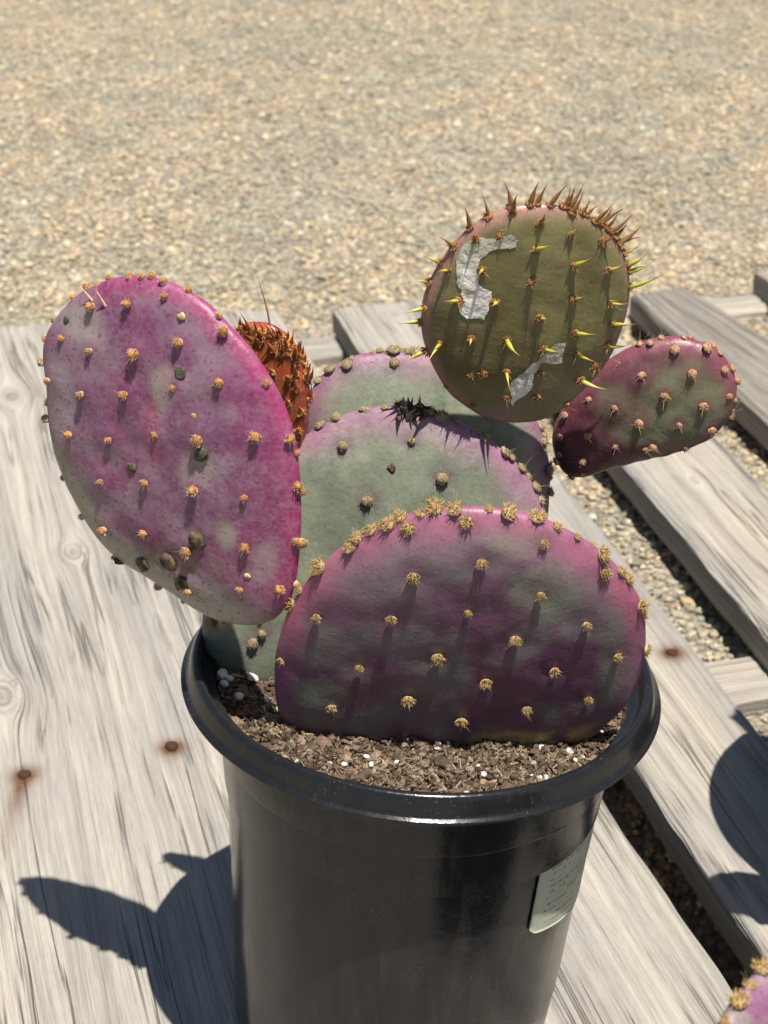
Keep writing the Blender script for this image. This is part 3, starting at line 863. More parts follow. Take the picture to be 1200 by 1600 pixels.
class Pad:
    NA, NR = 184, 46

    def __init__(self, q, seed):
        self.q, self.seed = q, seed
        r = np.array(q['r']) / 1000
        F = np.fft.rfft(r)
        F[20:] = 0
        self.ang = np.arange(self.NA) * 2 * np.pi / self.NA
        G = np.zeros(self.NA // 2 + 1, complex)
        G[:len(F)] = F
        self.r = np.fft.irfft(G, self.NA) * self.NA / len(r)
        self.T = q['T']
        self.spots = [np.array(a) / 1000 for a in q['ar'] + q['leaf']]

    def rad(self, th):
        return np.interp(np.asarray(th) % (2 * np.pi), np.append(self.ang, 2 * np.pi), np.append(self.r, self.r[0]))

    def h(self, t):
        return self.T / 2 * np.sqrt(np.clip(1 - np.clip(t, 0, 1) ** 2.5, 0, 1))

    def t_of(self, u, v):
        return math.hypot(u, v) / float(self.rad(math.atan2(v, u)))

    def place(self, u, v):
        """point and outward normal on the near face or the rim for a spot"""
        th = math.atan2(v, u)
        t = self.t_of(u, v)
        rad = Vector((math.cos(th), math.sin(th), 0))
        if t > 0.955:
            R = float(self.rad(th))
            k = min(1.0, (t - 0.955) / 0.05)
            te = 0.972 + 0.024 * k
            p = rad * (R * te); p.z = float(self.h(te)) * (1 - 0.75 * k)
            return p, (rad * (0.75 + 0.5 * k) + Vector((0, 0, 0.75 - 0.55 * k))).normalized(), t
        e = 0.0008
        f = lambda a, b: float(self.h(self.t_of(a, b)))
        gx = (f(u + e, v) - f(u - e, v)) / (2 * e)
        gy = (f(u, v + e) - f(u, v - e)) / (2 * e)
        return Vector((u, v, f(u, v))), Vector((-gx, -gy, 1)).normalized(), t

    def mesh(self, name, mat, paint, dent=-0.0004, wave=0.0007):
        NA, NR = self.NA, self.NR
        ts = np.sin(np.pi / 2 * np.arange(1, NR + 1) / NR)
        V = [(0, 0, self.T / 2)]
        tt = [0.0]
        for side in (1, -1):
            for i, t in enumerate(ts if side == 1 else ts[:-1]):
                for a, r in zip(self.ang, self.r):
                    V.append((t * r * math.cos(a), t * r * math.sin(a), side * float(self.h(t))))
                    tt.append(t)
        V.append((0, 0, -self.T / 2)); tt.append(0.0)
        V = np.array(V); tt = np.array(tt)
        sp = np.array(self.spots) if self.spots else np.zeros((0, 2))
        for i in range(len(V)):
            x, y, z = V[i]
            s = 1 if z >= 0 else -1
            fade = 1 - tt[i] ** 6
            d = wave * noise.noise(Vector((x * 42, y * 42, self.seed + s * 3))) + 0.45 * wave * noise.noise(Vector((x * 110, y * 110, self.seed)))
            if s > 0 and len(sp):
                d2 = ((sp - V[i, :2]) ** 2).sum(1).min()
                d += dent * math.exp(-d2 / 0.0045 ** 2) - 0.6 * dent * math.exp(-d2 / 0.0018 ** 2)
            V[i, 2] += s * d * (0.25 + 0.75 * fade) if tt[i] < 0.999 else 0
        F = [(0, 1 + i, 1 + (i + 1) % NA) for i in range(NA)]
        for k in range(NR - 1):
            b = 1 + k * NA
            F += [(b + i, b + NA + i, b + NA + (i + 1) % NA, b + (i + 1) % NA) for i in range(NA)]
        rim = 1 + (NR - 1) * NA
        back = 1 + NR * NA
        last = len(V) - 1
        F += [(last, back + (i + 1) % NA, back + i) for i in range(NA)]
        for k in range(NR - 2):
            b = back + k * NA
            F += [(b + i, b + (i + 1) % NA, b + NA + (i + 1) % NA, b + NA + i) for i in range(NA)]
        b = back + (NR - 2) * NA
        F += [(b + i, b + (i + 1) % NA, rim + (i + 1) % NA, rim + i) for i in range(NA)]
        C = np.array([paint(self, x * 1000, y * 1000, z, t) for (x, y, z), t in zip(V, tt)])
        return mesh_np(name, V, F, [mat], C)


def nz(x, y, s, seed):
    return 0.5 + 0.5 * noise.noise(Vector((x * s, y * s, seed)))


def fb(x, y, s, seed):
    return 0.5 + 0.5 * noise.fractal(Vector((x * s, y * s, seed)), 0.9, 2.1, 4)


def ss(a, b, x):
    t = min(1, max(0, (x - a) / (b - a)))
    return t * t * (3 - 2 * t)


def mixc(a, b, f):
    return tuple(p + (q - p) * f for p, q in zip(a, b))


def blob(x, y, cx, cy, rx, ry, seed=0):
    w = 0.45 * (fb(x, y, 0.09, seed + 11.3) - 0.5)
    d = math.hypot((x - cx) / rx, (y - cy) / ry) + w
    return 1 - ss(0.45, 1.15, d)


def halo(pad, x, y, r):
    if not len(pad.spots):
        return 0
    a = pad.spot_mm
    d2 = ((a[:, 0] - x) ** 2 + (a[:, 1] - y) ** 2).min()
    return math.exp(-d2 / (r * r))


def paint_a(p, x, y, z, t):
    c = mixc((0.165, 0.060, 0.122), (0.205, 0.122, 0.165), ss(0.38, 0.62, fb(x, y, 0.045, 1)))
    c = mixc(c, (0.17, 0.034, 0.100), ss(0.48, 0.68, fb(x, y, 0.05, 21)) * 0.8)
    c = mixc(c, (0.205, 0.018, 0.085), ss(18, 40, x) * (0.35 + 0.5 * nz(x, y, 0.06, 6)))
    c = mixc(c, (0.29, 0.025, 0.105), ss(0.86, 0.98, t) * ss(-10, 20, x + 0.6 * y) * 0.8)
    c = mixc(c, (0.33, 0.30, 0.25), blob(x, y, -29, 40, 11, 8, 2) * 0.7)
    c = mixc(c, (0.28, 0.22, 0.24), blob(x, y, -38, 15, 9, 22, 3) * 0.75)
    c = mixc(c, (0.34, 0.31, 0.20), blob(x, y, 2, 25, 5, 8, 4) * 0.5)
    c = mixc(c, (0.33, 0.32, 0.21), blob(x, y, 24, -20, 5, 6, 5) * 0.65)
    c = mixc(c, (0.32, 0.26, 0.23), blob(x, y, 14, 0, 9, 10, 8) * 0.55)
    c = mixc(c, (0.30, 0.045, 0.085), blob(x, y, -2, 10, 4, 13, 6) * 0.6)
    c = mixc(c, (0.27, 0.085, 0.14), blob(x, y, -17, 20, 4, 7, 7) * 0.6)
    c = mixc(c, (0.31, 0.28, 0.25), blob(x, y, 36, -28, 6, 10, 17) * 0.5)
    # the pale scarred belly along the lower margin
    low = ss(-20, -36, y + 0.55 * x) * ss(0.62, 0.86, t)
    c = mixc(c, (0.31, 0.31, 0.23), low * 0.9)
    bark = blob(x, y, 6, -34, 19, 8, 9) * ss(0.40, 0.55, fb(x, y, 0.22, 31))
    c = mixc(c, (0.13, 0.09, 0.05), bark * 0.9)
    c = mixc(c, (0.18, 0.035, 0.11), 0.35 * halo(p, x, y, 4.0))
    return c


def paint_b(p, x, y, z, t):
    f = fb(x, y, 0.035, 2)
    c = mixc((0.105, 0.038, 0.078), (0.128, 0.108, 0.110), ss(0.36, 0.62, f))
    c = mixc(c, (0.20, 0.14, 0.17), ss(5, 40, y) * 0.6 * nz(x, y, 0.05, 8))
    c = mixc(c, (0.20, 0.235, 0.14), blob(x, y, 17, 42, 13, 9, 3) * 0.95)
    c = mixc(c, (0.18, 0.205, 0.14), blob(x, y, 26, 22, 13, 13, 4) * 0.8)
    c = mixc(c, (0.15, 0.17, 0.13), blob(x, y, -45, -25, 12, 9, 5) * 0.75)
    c = mixc(c, (0.14, 0.15, 0.11), blob(x, y, 50, -17, 8, 26, 6) * 0.7)
    c = mixc(c, (0.19, 0.16, 0.17), blob(x, y, -28, 26, 20, 12, 7) * 0.6)
    top = ss(0.82, 0.97, t + 0.12 * (fb(x, y, 0.08, 14) - 0.5)) * ss(-20, 12, y)
    c = mixc(c, (0.36, 0.075, 0.13), top * 0.95)
    c = mixc(c, (0.30, 0.15, 0.21), ss(0.6, 0.88, t) * ss(0, 30, y) * 0.5)
    c = mixc(c, (0.24, 0.06, 0.17), ss(0.8, 1, t) * ss(20, -10, y) * 0.5)
    corky = ss(-40, -45, y + 3 * (fb(x, y, 0.2, 3) - 0.5)) * ss(-5, 15, x)
    c = mixc(c, (0.36, 0.26, 0.11), corky * ss(0.3, 0.5, fb(x, y, 0.16, 9)))
    c = mixc(c, (0.10, 0.03, 0.08), 0.5 * halo(p, x, y, 4.5))
    return c


def green_pad(gs, seed, left=False):
    def paint(p, x, y, z, t):
        f = fb(x, y, 0.045, seed)
        c = mixc((0.142, 0.165, 0.115), (0.195, 0.215, 0.148), ss(0.34, 0.66, f))
        c = mixc(c, (0.265, 0.285, 0.175), ss(0.52, 0.7, fb(x, y, 0.03, seed + 5)) * 0.6)
        m = ss(0.76, 0.985, t + 0.16 * (fb(x, y, 0.06, seed + 3) - 0.5)) * ss(-25, 15, y)
        c = mixc(c, (0.26, 0.125, 0.185), m * gs)
        c = mixc(c, (0.30, 0.09, 0.19), ss(0.90, 1.0, t) * ss(-30, 10, y) * ss(0.3, 0.6, fb(x, y, 0.07, seed + 9)) * gs)
        c = mixc(c, (0.13, 0.06, 0.105), 0.85 * halo(p, x, y, 3.6))
        return c
    return paint


def paint_d(p, x, y, z, t):
    c = mixc((0.13, 0.118, 0.045), (0.175, 0.160, 0.068), ss(0.35, 0.65, fb(x, y, 0.05, 3)))
    c = mixc(c, (0.22, 0.21, 0.11), ss(-16, -34, y) * 0.5)
    c = mixc(c, (0.36, 0.20, 0.15), ss(0.86, 0.99, t) * ss(12, -12, x - 0.3 * y) * 0.9)
    c = mixc(c, (0.30, 0.15, 0.13), ss(0.9, 1, t) * 0.5)
    c = mixc(c, (0.30, 0.20, 0.18), blob(x, y, -8, -38, 12, 7, 3) * 0.6)
    return c


def paint_e(p, x, y, z, t):
    c = mixc((0.118, 0.036, 0.046), (0.100, 0.054, 0.046), ss(0.35, 0.65, fb(x, y, 0.06, 5)))
    g = max(blob(x, y, 14, 4, 17, 17, 4), 0.8 * blob(x, y, 2, -6, 15, 9, 6), 0.5 * blob(x, y, -10, 4, 8, 8, 7))
    c = mixc(c, (0.140, 0.152, 0.082), min(1.0, g * 1.25))
    c = mixc(c, (0.21, 0.064, 0.078), ss(0.78, 0.98, t) * ss(-2, 12, y) * 0.85)
    c = mixc(c, (0.15, 0.035, 0.06), 0.6 * halo(p, x, y, 3.6))
    c = mixc(c, (0.06, 0.03, 0.025), ss(-12, -17, y + 0.10 * x) * ss(0.8, 0.95, t))
    return c


def paint_f(p, x, y, z, t):
    c = mixc((0.30, 0.055, 0.022), (0.28, 0.085, 0.03), ss(0.35, 0.65, fb(x, y, 0.12, 5)))
    c = mixc(c, (0.22, 0.085, 0.04), ss(5, -20, y) * 0.7)
    c = mixc(c, (0.30, 0.035, 0.035), ss(0.8, 1, t) * 0.5)
    return c


def paint_n(p, x, y, z, t):
    c = mixc((0.19, 0.07, 0.14), (0.24, 0.14, 0.19), ss(0.35, 0.65, fb(x, y, 0.05, 12)))
    c = mixc(c, (0.18, 0.20, 0.14), ss(0.5, 0.7, fb(x, y, 0.03, 15)) * 0.6)
    return c


M_PAD = {
    'A': mat_pad('mauve_pad_skin', 0.42, 0.45, 0.6, bloom_col=(0.33, 0.25, 0.295), speck_col=(0.13, 0.02, 0.085)),
    'B': mat_pad('dark_purple_pad_skin', 0.42, 0.10, 0.25, bloom_col=(0.36, 0.33, 0.36)),
    'C': mat_pad('grey_green_pad_skin', 0.50, 0.35, 0.12, bloom_col=(0.34, 0.37, 0.31)),
    'K': mat_pad('grey_green_pad_skin', 0.50, 0.35, 0.12, bloom_col=(0.33, 0.36, 0.30)),
    'D': mat_pad('olive_pad_skin', 0.36, 0.05, 0.1, spec=0.5, bloom_col=(0.3, 0.3, 0.2)),
    'E': mat_pad('purple_pad_skin', 0.36, 0.08, 0.2, spec=0.5),
    'F': mat_pad('orange_pad_skin', 0.36, 0.0, 0.1, spec=0.5),
}

# ---- areoles, leaves, warts


def cone(acc, base, d, r, L, c0, c1, curve=None, seg=3, rings=1):
    d = d.normalized()
    s = d.orthogonal().normalized()
    w = d.cross(s)
    v, col = [], []
    for k in range(rings + 1):
        t = k / (rings + 1)
        cen = base + d * (L * t) + (curve * (t * t * L) if curve is not None else Vector())
        rr = r * (1 - t) ** 0.8 * (1 if k else 0.9)
        for i in range(seg):
            an = 2 * math.pi * i / seg
            v.append(cen + s * (rr * math.cos(an)) + w * (rr * math.sin(an)))
            col.append(mixc(c0, c1, t))
    v.append(base + d * L + (curve * L if curve is not None else Vector()))
    col.append(c1)
    f = []
    for k in range(rings):
        for i in range(seg):
            f.append((k * seg + i, k * seg + (i + 1) % seg, (k + 1) * seg + (i + 1) % seg, (k + 1) * seg + i))
    b = rings * seg
    f += [(b + i, b + (i + 1) % seg, b + seg) for i in range(seg)]
    acc.add([tuple(q) for q in v], f, np.array(col))


def areole_mesh(kind, seed):
    r_ = random.Random(seed)
    P = dict(
        mauve=dict(r=1.75, h=4.0, wool=[(0.46, 0.21, 0.07), (0.22, 0.10, 0.045), (0.66, 0.58, 0.50)], bris=[(0.56, 0.29, 0.09), (0.34, 0.16, 0.06), (0.72, 0.64, 0.54)], nb=60, L=(0.7, 1.7), spread=0.85, hair=4),
        gold=dict(r=1.9, h=1.8, wool=[(0.40, 0.28, 0.12), (0.29, 0.20, 0.11), (0.55, 0.47, 0.33)], bris=[(0.48, 0.31, 0.11), (0.38, 0.24, 0.09), (0.54, 0.41, 0.21)], nb=75, L=(1.1, 2.4), spread=0.8, hair=2),
        grey=dict(r=2.1, h=2.4, wool=[(0.34, 0.26, 0.15), (0.20, 0.15, 0.09), (0.46, 0.40, 0.30)], bris=[(0.42, 0.32, 0.17), (0.30, 0.23, 0.13)], nb=46, L=(0.6, 1.5), spread=1.0, hair=1),
        small=dict(r=1.5, h=1.7, wool=[(0.46, 0.27, 0.17), (0.30, 0.16, 0.10), (0.62, 0.52, 0.45)], bris=[(0.55, 0.36, 0.22), (0.40, 0.22, 0.12)], nb=24, L=(0.6, 1.5), spread=0.8, hair=2),
        brown=dict(r=1.4, h=1.2, wool=[(0.32, 0.15, 0.07), (0.22, 0.10, 0.05), (0.45, 0.28, 0.15)], bris=[(0.50, 0.25, 0.10), (0.34, 0.14, 0.06)], nb=30, L=(0.8, 1.9), spread=0.9, hair=1),
        orange=dict(r=1.3, h=1.1, wool=[(0.50, 0.22, 0.07), (0.60, 0.33, 0.12), (0.62, 0.48, 0.30)], bris=[(0.62, 0.34, 0.12), (0.52, 0.22, 0.07)], nb=30, L=(0.8, 2.2), spread=0.9, hair=0),
        dark=dict(r=1.9, h=1.9, wool=[(0.10, 0.06, 0.035), (0.07, 0.045, 0.03), (0.20, 0.14, 0.09)], bris=[(0.17, 0.11, 0.06), (0.10, 0.06, 0.04)], nb=40, L=(0.8, 2.0), spread=1.0, hair=0),
    )[kind]
    acc = Acc()
    v = ICO2[0].copy()
    out, col = [], []
    for q in v:
        n1 = noise.noise(Vector(q) * 2.6 + Vector((seed * 3.1, 0, 0))) + 0.55 * noise.noise(Vector(q) * 6.5 + Vector((0, 0, seed)))
        k = 1 + 0.34 * n1
        out.append((q[0] * P['r'] * k, q[1] * P['r'] * k, (q[2] * 0.5 + 0.32) * P['h'] * (1 + 0.25 * n1)))
        a = noise.noise(Vector(q) * 4.2 + Vector((0, seed * 1.7, 0)))
        c = mixc(P['wool'][0], P['wool'][1], ss(-0.3, 0.35, a))
        c = mixc(c, P['wool'][2], ss(0.05, -0.6, q[2] + 0.4 * a) * 0.85)
        col.append(c)
    acc.add(np.array(out) / 1000, ICO2[1], np.array(col))
    for i in range(P['nb']):
        an = r_.uniform(0, 6.283)
        rr = P['r'] * math.sqrt(r_.random()) * 0.95
        tiltd = P['spread'] * (0.2 + rr / P['r'])
        d = Vector((math.cos(an) * tiltd + r_.gauss(0, .25), math.sin(an) * tiltd + r_.gauss(0, .25), 1.0))
        zb = P['h'] * (0.82 - 0.5 * (rr / P['r']) ** 2)
        b = Vector((rr * math.cos(an), rr * math.sin(an), zb * 0.8)) / 1000
        c = r_.choice(P['bris'])
        cone(acc, b, d, r_.uniform(0.00013, 0.00023), r_.uniform(*P['L']) / 1000, mixc(c, (0.2, 0.12, 0.05), 0.25), c)
    for i in range(P['hair']):
        an = r_.uniform(0, 6.283)
        d = Vector((math.cos(an) * 0.8, math.sin(an) * 0.8, 1))
        cone(acc, Vector((0, 0, 0.001)), d, 0.00008, r_.uniform(0.004, 0.007), (0.5, 0.36, 0.2), (0.55, 0.45, 0.3))
    return acc.mesh('areole', [M_TUFT])


AREOLES = {k: [areole_mesh(k, i * 13 + j) for i in range(5)] for j, k in enumerate(('mauve', 'gold', 'grey', 'small', 'brown', 'orange', 'dark'))}


def leaf_mesh(kind, seed):
    """short fleshy awl-shaped leaf with a felt cushion at its foot; grows along +z and bends towards +x"""
    r_ = random.Random(seed)
    acc = Acc()
    L = (0.0068 if kind == 'orange' else 0.0092) * r_.uniform(0.8, 1.12)
    rad = 0.00075 if kind == 'orange' else 0.00078
    bendk = r_.uniform(-0.15, 0.35)
    if kind == 'olive':
        stops = [(0.0, (0.30, 0.34, 0.05)), (0.5, (0.46, 0.43, 0.07)), (0.8, (0.44, 0.24, 0.07)), (1.0, (0.26, 0.09, 0.05))]
    elif kind == 'russet':
        stops = [(0.0, (0.30, 0.21, 0.05)), (0.4, (0.25, 0.12, 0.045)), (0.8, (0.18, 0.06, 0.04)), (1.0, (0.10, 0.04, 0.03))]
    else:
        stops = [(0.0, (0.44, 0.22, 0.05)), (0.4, (0.36, 0.10, 0.035)), (0.75, (0.20, 0.05, 0.04)), (1.0, (0.10, 0.03, 0.03))]

    def colr(t):
        for (a, c), (b, d) in zip(stops, stops[1:]):
            if t <= b:
                return mixc(c, d, (t - a) / (b - a))
        return stops[-1][1]
    v, f, c = [], [], []
    R, S = 9, 8
    for k in range(R):
        t = k / (R - 1)
        w = rad * (0.75 + 0.55 * math.sin(math.pi * min(1, t * 1.6))) * (1 - t) ** 0.85 + 0.00003
        cx = L * bendk * t ** 2.2
        for i in range(S):
            an = 2 * math.pi * i / S
            v.append((cx + w * math.cos(an), 0.85 * w * math.sin(an), L * t * (1 - 0.12 * abs(bendk) * t)))
            c.append(colr(t))
    for k in range(R - 1):
        f += [(k * S + i, k * S + (i + 1) % S, (k + 1) * S + (i + 1) % S, (k + 1) * S + i) for i in range(S)]
    f.append(tuple((R - 1) * S + i for i in range(S)))
    acc.add(v, f, np.array(c))
    return acc.mesh('leaf', [M_LEAF])


LEAVES = {k: [leaf_mesh(k, i) for i in range(7)] for k in ('olive', 'orange', 'russet')}


def wart_mesh(kind, seed):
    r_ = random.Random(seed)
    acc = Acc()
    out, col = [], []
    for q in ICO2[0]:
        n1 = noise.noise(Vector(q) * 2.2 + Vector((seed * 5.0, 1, 0))) + 0.6 * noise.noise(Vector(q) * 5.5 + Vector((seed, 1, 4)))
        k = 1 + 0.38 * n1
        flat = 0.34 if kind == 'crust' else 0.5
        out.append((q[0] * k, q[1] * k * 1.2, (q[2] * flat + 0.1) * k - (0.18 * max(0, q[2]) ** 3 if kind == 'dark' else 0)))
        ringv = 0.5 + 0.5 * math.sin(14 * math.hypot(q[0], q[1]) + 2 * n1)
        if kind == 'dark':
            col.append(mixc((0.045, 0.04, 0.028), (0.12, 0.11, 0.07), ringv * 0.8))
        elif kind == 'pale':
            col.append(mixc((0.55, 0.42, 0.22), (0.40, 0.28, 0.13), ss(0.2, 0.9, q[2])))
        else:
            col.append(mixc((0.16, 0.11, 0.065), (0.035, 0.028, 0.02), ss(0.2, 0.8, 0.5 + n1)))
    acc.add(np.array(out) / 1000, ICO2[1], np.array(col))
    return acc.mesh('wart', [M_CRUST])


WARTS = {k: [wart_mesh(k, i) for i in range(3)] for k in ('dark', 'pale', 'crust')}


def orient(p, n, spin, s, lift=0.0):
    m = n.to_track_quat('Z', 'Y').to_matrix().to_4x4() @ Matrix.Rotation(spin, 4, 'Z') @ Matrix.Diagonal((s, s, s, 1))
    m.translation = p + n * lift
    return m


def build_pad(key, q, parent, mat, paint, kind, edge_kind=None, seed=1.0, dent=-0.0004, wave=0.0007, label=None, edge_scale=1.0, s0=1.0, leaf_kind='olive'):
    r_ = random.Random(int(seed * 10))
    pad = Pad(q, seed)
    pad.spot_mm = np.array(q['ar'] + q['leaf']) if q['ar'] or q['leaf'] else np.zeros((0, 2))
    o = link('pad', pad.mesh('pad', mat, paint, dent, wave), parent, pad_frame(q))
    if label:
        o['label'] = label
    for u, v in q['ar']:
        p, n, t = pad.place(u / 1000, v / 1000)
        k = edge_kind if edge_kind and t > 0.88 else kind
        s = s0 * r_.uniform(0.68, 1.15) * (edge_scale if t > 0.88 else 1.0)
        if t > 0.88:
            s *= r_.uniform(0.7, 1.15)
            p = p - Vector((u, v, 0)).normalized() * abs(r_.gauss(0, 0.0005)) + Vector((0, 0, r_.gauss(0, 0.0006)))
        n = (n + Vector((r_.gauss(0, .12), r_.gauss(0, .12) + 0.12, 0))).normalized()
        link('areole', r_.choice(AREOLES[k]), o, orient(p, n, r_.uniform(0, 6.28), s))
    for u, v in q['leaf']:
        p, n, t = pad.place(u / 1000, v / 1000)
        k = 'brown' if leaf_kind == 'olive' else 'orange'
        ar = link('areole', r_.choice(AREOLES[k]), o, orient(p, n, r_.uniform(0, 6.28), s0 * r_.uniform(0.8, 1.1)))
        out = Vector((u, v, 0)) / 40.0
        if leaf_kind == 'olive':
            d = n * 0.75 + Vector((1.15 * out.x + 0.34, 0.24 + 0.6 * out.y, 0.08))
            d += Vector((r_.gauss(0, .13), r_.gauss(0, .13), r_.gauss(0, .1)))
        else:
            d = n * 0.5 + Vector((0.25 * out.x, 0.75, 0.25)) + Vector((r_.gauss(0, .2), r_.gauss(0, .15), r_.gauss(0, .15)))
        d.normalize()
        link('leaf', r_.choice(LEAVES['russet' if leaf_kind == 'olive' and v > 22 and t > 0.85 else leaf_kind]), o, orient(p + n * 0.0003, d, r_.uniform(-0.9, 0.9), r_.uniform(0.62, 1.12)))
    return o, pad


cactus = link('prickly_pear_cactus', None)
cactus.location = (0, 0, 0)
tag(cactus, 'purple and green prickly pear cactus growing in the pot with the sticker', 'cactus')

ob, pb = build_pad('B', PADS['B'], cactus, M_PAD['B'], paint_b, 'gold', 'gold', 2.0, -0.0009, 0.0009, 'dark purple pad with a pink top margin and golden tufts', 1.2, 0.88)
oc, pc = build_pad('C', PADS['C'], cactus, M_PAD['C'], green_pad(0.9, 3.0), 'grey', 'grey', 3.0, -0.0003, 0.0006, 'grey green pad with a mauve margin', 1.15, 0.85)
ok_, pk = build_pad('K', PADS['K'], cactus, M_PAD['K'], green_pad(0.8, 8.0), 'grey', 'grey', 4.0, -0.0003, 0.0006, 'pale green pad standing behind the others', 1.15, 0.85)
oa, pa = build_pad('A', PADS['A'], cactus, M_PAD['A'], paint_a, 'mauve', 'mauve', 1.0, 0.0008, 0.0009, 'large mauve magenta pad with warts and a scarred lower edge', 0.88, 0.85)
od, pd = build_pad('D', PADS['D'], cactus, M_PAD['D'], paint_d, 'brown', None, 5.0, 0.0003, 0.0008, 'olive young pad with curved yellow green leaves and silvery peeled patches')
oe, pe = build_pad('E', PADS['E'], cactus, M_PAD['E'], paint_e, 'small', 'small', 6.0, 0.0006, 0.0006, 'small purple and green pad reaching out sideways')
for u, v in list(PADS['F']['leaf']):
    if v > 2:
        PADS['F']['leaf'].append([u * 0.93 + rng.uniform(-2, 2), v * 0.93 + rng.uniform(-2, 2)])
of, pf = build_pad('F', PADS['F'], cactus, M_PAD['F'], paint_f, 'orange', None, 7.0, 0.0002, 0.0004, 'small orange red new pad crowded with leaves', leaf_kind='orange')

wk = ['dark', 'dark', 'dark', 'dark', 'pale', 'pale', 'pale', 'crust', 'crust', 'crust', 'crust', 'crust']
ws = [2.0, 2.3, 1.6, 1.2, 1.2, 1.0, 1.0, 3.0, 2.6, 2.8, 2.4, 2.4]
for i, ((u, v), k, s) in enumerate(zip(PADS['A']['wart'], wk, ws)):
    p, n, t = pa.place(u / 1000, v / 1000)
    w = link('wart', WARTS[k][i % 3], oa, orient(p, n, rng.uniform(0, 6.28), s, 0.0002))
p, n, t = pc.place(*[x / 1000 for x in PADS['C']['wart'][0]])
link('wart', WARTS['crust'][1], oc, orient(p, n, 0.4, 1.4))

# silvery peeled patches on the olive pad
SCARS = [[(-22.9, 22.7), (-20.1, 27.8), (-15.6, 29.6), (-11.0, 29.1), (-7.1, 30.4), (-4.0, 28.9), (-4.6, 26.3), (-10.2, 26.1), (-13.4, 25.1), (-15.3, 23.2), (-16.5, 19.5), (-16.0, 15.0), (-14.9, 12.6), (-12.1, 12.2), (-12.2, 6.4), (-13.3, 1.8), (-19.1, 1.6), (-21.6, 4.4), (-20.3, 7.4), (-21.2, 12.1), (-23.0, 14.4)],
         [(-4.2, -22.6), (-0.3, -18.6), (2.3, -15.5), (5.6, -13.1), (8.8, -8.4), (13.2, -6.9), (12.4, -15.0), (9.3, -15.7), (5.8, -14.8), (3.6, -18.8), (2.9, -25.3), (1.0, -27.8), (-3.0, -32.6)]]


def inside(poly, x, y):
    c = False
    for (x0, y0), (x1, y1) in zip(poly, poly[1:] + poly[:1]):
        if (y0 > y) != (y1 > y) and x < (x1 - x0) * (y - y0) / (y1 - y0) + x0:
            c = not c
    return c


for si, poly in enumerate(SCARS):
    st = 0.22
    xs = np.arange(min(q[0] for q in poly) - 1, max(q[0] for q in poly) + 1, st)
    ys = np.arange(min(q[1] for q in poly) - 1, max(q[1] for q in poly) + 1, st)
    idx, V, F, C = {}, [], [], []

    def vid(i, j):
        if (i, j) not in idx:
            x, y = xs[i], ys[j]
            x, y = x + 0.9 * noise.noise(Vector((x * 0.35, y * 0.35, 3))), y + 0.9 * noise.noise(Vector((x * 0.35, y * 0.35, 8)))
            pos, n, t = pd.place(x / 1000, y / 1000)
            n1 = noise.noise(Vector((x * 0.35, y * 0.35, 1.5)))
            pos = pos + n * (0.00035 + 0.00008 * n1 + 0.00006 * noise.noise(Vector((x * 1.1, y * 0.5, 4))))
            wv = 0.0008 * noise.noise(Vector((pos.x * 42, pos.y * 42, pd.seed + 3))) + 0.00036 * noise.noise(Vector((pos.x * 110, pos.y * 110, pd.seed)))
            pos.z += wv
            idx[(i, j)] = len(V); V.append(tuple(pos)); C.append(mixc((0.40, 0.40, 0.31), (0.80, 0.79, 0.73), ss(0.9, 0.1, (y - ys[0]) / (ys[-1] - ys[0]) + 0.5 * n1)))
        return idx[(i, j)]
    for i in range(len(xs) - 1):
        for j in range(len(ys) - 1):
            if inside(poly, xs[i] + st / 2, ys[j] + st / 2):
                F.append((vid(i, j), vid(i + 1, j), vid(i + 1, j + 1), vid(i, j + 1)))
    me = mesh_np('peeled_skin', V, F, [M_FILM], np.array(C))
    tag(link('peeled_skin', me, od), 'silvery dry film peeling off the olive skin')

# dried flower remains on the top margin of the grey green pad
a = Acc()
r_ = random.Random(5)
for i in range(48):
    p, n, t = pc.place((10.5 + r_.uniform(-6, 7)) / 1000, (52.5 + r_.uniform(-2.5, 2.0)) / 1000)
    d = Vector((r_.gauss(0, .8), r_.gauss(.6, .6), r_.uniform(.1, 1)))
    c = r_.choice([(0.055, 0.04, 0.028), (0.11, 0.08, 0.05), (0.20, 0.15, 0.10), (0.04, 0.032, 0.026), (0.30, 0.23, 0.15)])
    cone(a, p, d, r_.uniform(0.0006, 0.0012), r_.uniform(0.002, 0.0042), c, mixc(c, (0.02, 0.018, 0.015), 0.4), Vector((r_.gauss(0, .5), r_.gauss(0, .5), r_.gauss(0, .5))), 5, 3)
tag(link('dried_flower', a.mesh('dried_flower', [M_TUFT]), oc), 'dark shrivelled flower remains')

# the single long spine standing on the orange pad
a = Acc()
p, n, t = pf.place(0.0, 0.0222)
cone(a, p, Vector((-0.10, 1.0, 0.1)), 0.00042, 0.0178, (0.34, 0.20, 0.12), (0.22, 0.13, 0.08), Vector((-0.10, 0, 0)), 6, 5)
link('spine', a.mesh('spine', [M_TUFT]), of)
# corn coloured spines on the mauve pad's shoulder
for u, v, du, dv in ((-26, 47, -0.5, 0.9), (-20.5, 46.5, -0.25, 0.9)):
    a = Acc()
    p, n, t = pa.place(u / 1000, v / 1000)
    cone(a, p, Vector((du, dv, 0.4)), 0.00055, 0.0062, (0.60, 0.46, 0.27), (0.62, 0.52, 0.34), None, 6, 3)
    link('spine', a.mesh('spine', [M_TUFT]), oa)

# ------------------------------------------------------------------ neighbours, mostly outside the picture


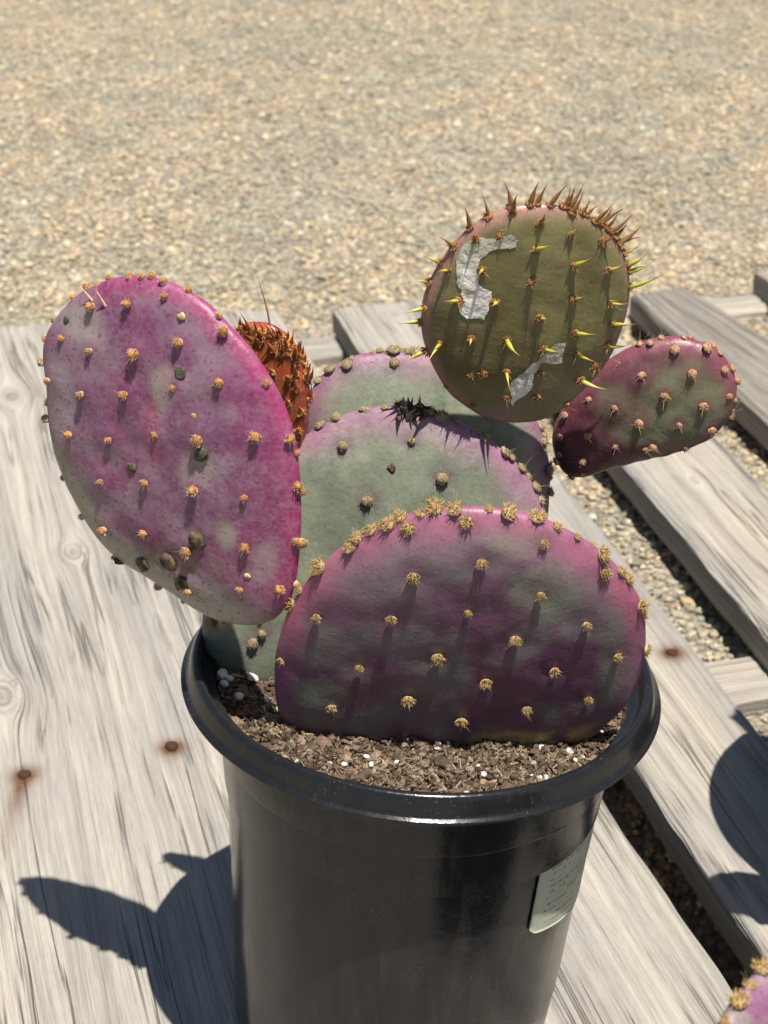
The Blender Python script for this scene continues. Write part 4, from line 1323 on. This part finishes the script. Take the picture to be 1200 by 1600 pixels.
def oval(rx, ry, seed, base=0.55):
    out = []
    for i in range(56):
        th = 2 * math.pi * i / 56
        r = rx * ry / math.hypot(ry * math.cos(th), rx * math.sin(th))
        if math.sin(th) < 0:
            r *= 1 - (1 - base) * 0.35 * (-math.sin(th)) ** 3
        out.append(round(r * (1 + 0.02 * noise.noise(Vector((math.cos(th) * 2, math.sin(th) * 2, seed)))), 2))
    return out


def spots(r, seed, gap=11.0):
    r_ = random.Random(seed)
    res = []
    for i in range(-6, 7):
        for j in range(-6, 7):
            u, v = (i + 0.5 * (j % 2)) * gap + r_.gauss(0, 1), j * gap * 0.85 + r_.gauss(0, 1)
            R = np.interp(math.atan2(v, u) % (2 * math.pi), np.arange(57) * 2 * math.pi / 56, r + r[:1])
            if math.hypot(u, v) < 0.84 * R:
                res.append([u, v])
    for k in range(26):
        th = math.pi * (-0.15 + 1.3 * k / 25)
        R = np.interp(th % (2 * math.pi), np.arange(57) * 2 * math.pi / 56, r + r[:1])
        res.append([R * math.cos(th), R * math.sin(th)])
    return res


def simple_pad(o, psi, tau, rx, ry, T, seed):
    r = oval(rx, ry, seed)
    return dict(o=o, psi=psi, tau=tau, T=T, r=r, ar=spots(r, seed), leaf=[], wart=[])


def neighbour(loc, rot, plabel, clabel, slabel, pads, crumbs):
    pot = make_pot(loc, rot, 0.0, plabel, False)
    s = link('potting_soil', soil_mesh(0.0)); s.location = loc
    tag(s, slabel, 'soil', kind='stuff')
    c = link('soil_crumbs', crumbs_mesh(0.0, crumbs, 17, 0.069)); c.location = loc
    tag(c, 'loose crumbs and bark on the ' + slabel.split(' ', 2)[2], 'soil', kind='stuff')
    root = link('prickly_pear_cactus', None)
    root.location = loc
    tag(root, clabel, 'cactus')
    for k, (q, mt, pt) in enumerate(pads):
        build_pad('n', q, root, mt, pt, 'gold', 'gold', 20 + k + loc[0], -0.0003, 0.0007, None, 1.15)


P2LOC = (0.1520, -0.2245, 0.0006)
P3LOC = (0.256, 0.088, 0.0006)
P2PADS = [(simple_pad([-0.0545, 0.0245, 0.158], 49, -20, 40, 38, 0.015, 31), M_PAD['A'], paint_n),
          (simple_pad([0.038, -0.01, 0.200], 45, 0, 36, 54, 0.018, 32), M_PAD['B'], paint_n)]
P3PADS = [(simple_pad([0.0, 0.0, 0.205], -10, 0, 52, 60, 0.018, 41), M_PAD['C'], paint_n),
          (simple_pad([-0.010, 0.040, 0.290], 20, -6, 26, 42, 0.015, 42), M_PAD['A'], paint_n),
          (simple_pad([-0.045, -0.082, 0.192], -25, -12, 46, 42, 0.016, 43), M_PAD['A'], paint_n)]

neighbour(P2LOC, 0.5, 'black plastic nursery pot at the foot of the planks beside the gap',
          'purple prickly pear cactus leaning over its pot rim next to the plank gap',
          'brown fibrous soil in the pot of the leaning cactus', P2PADS, 5000)
neighbour(P3LOC, 1.5, 'black plastic nursery pot standing across the gap on the narrow planks',
          'tall prickly pear cactus that throws its shadow over the narrow planks',
          'brown fibrous soil in the pot of the tall cactus', P3PADS, 1500)
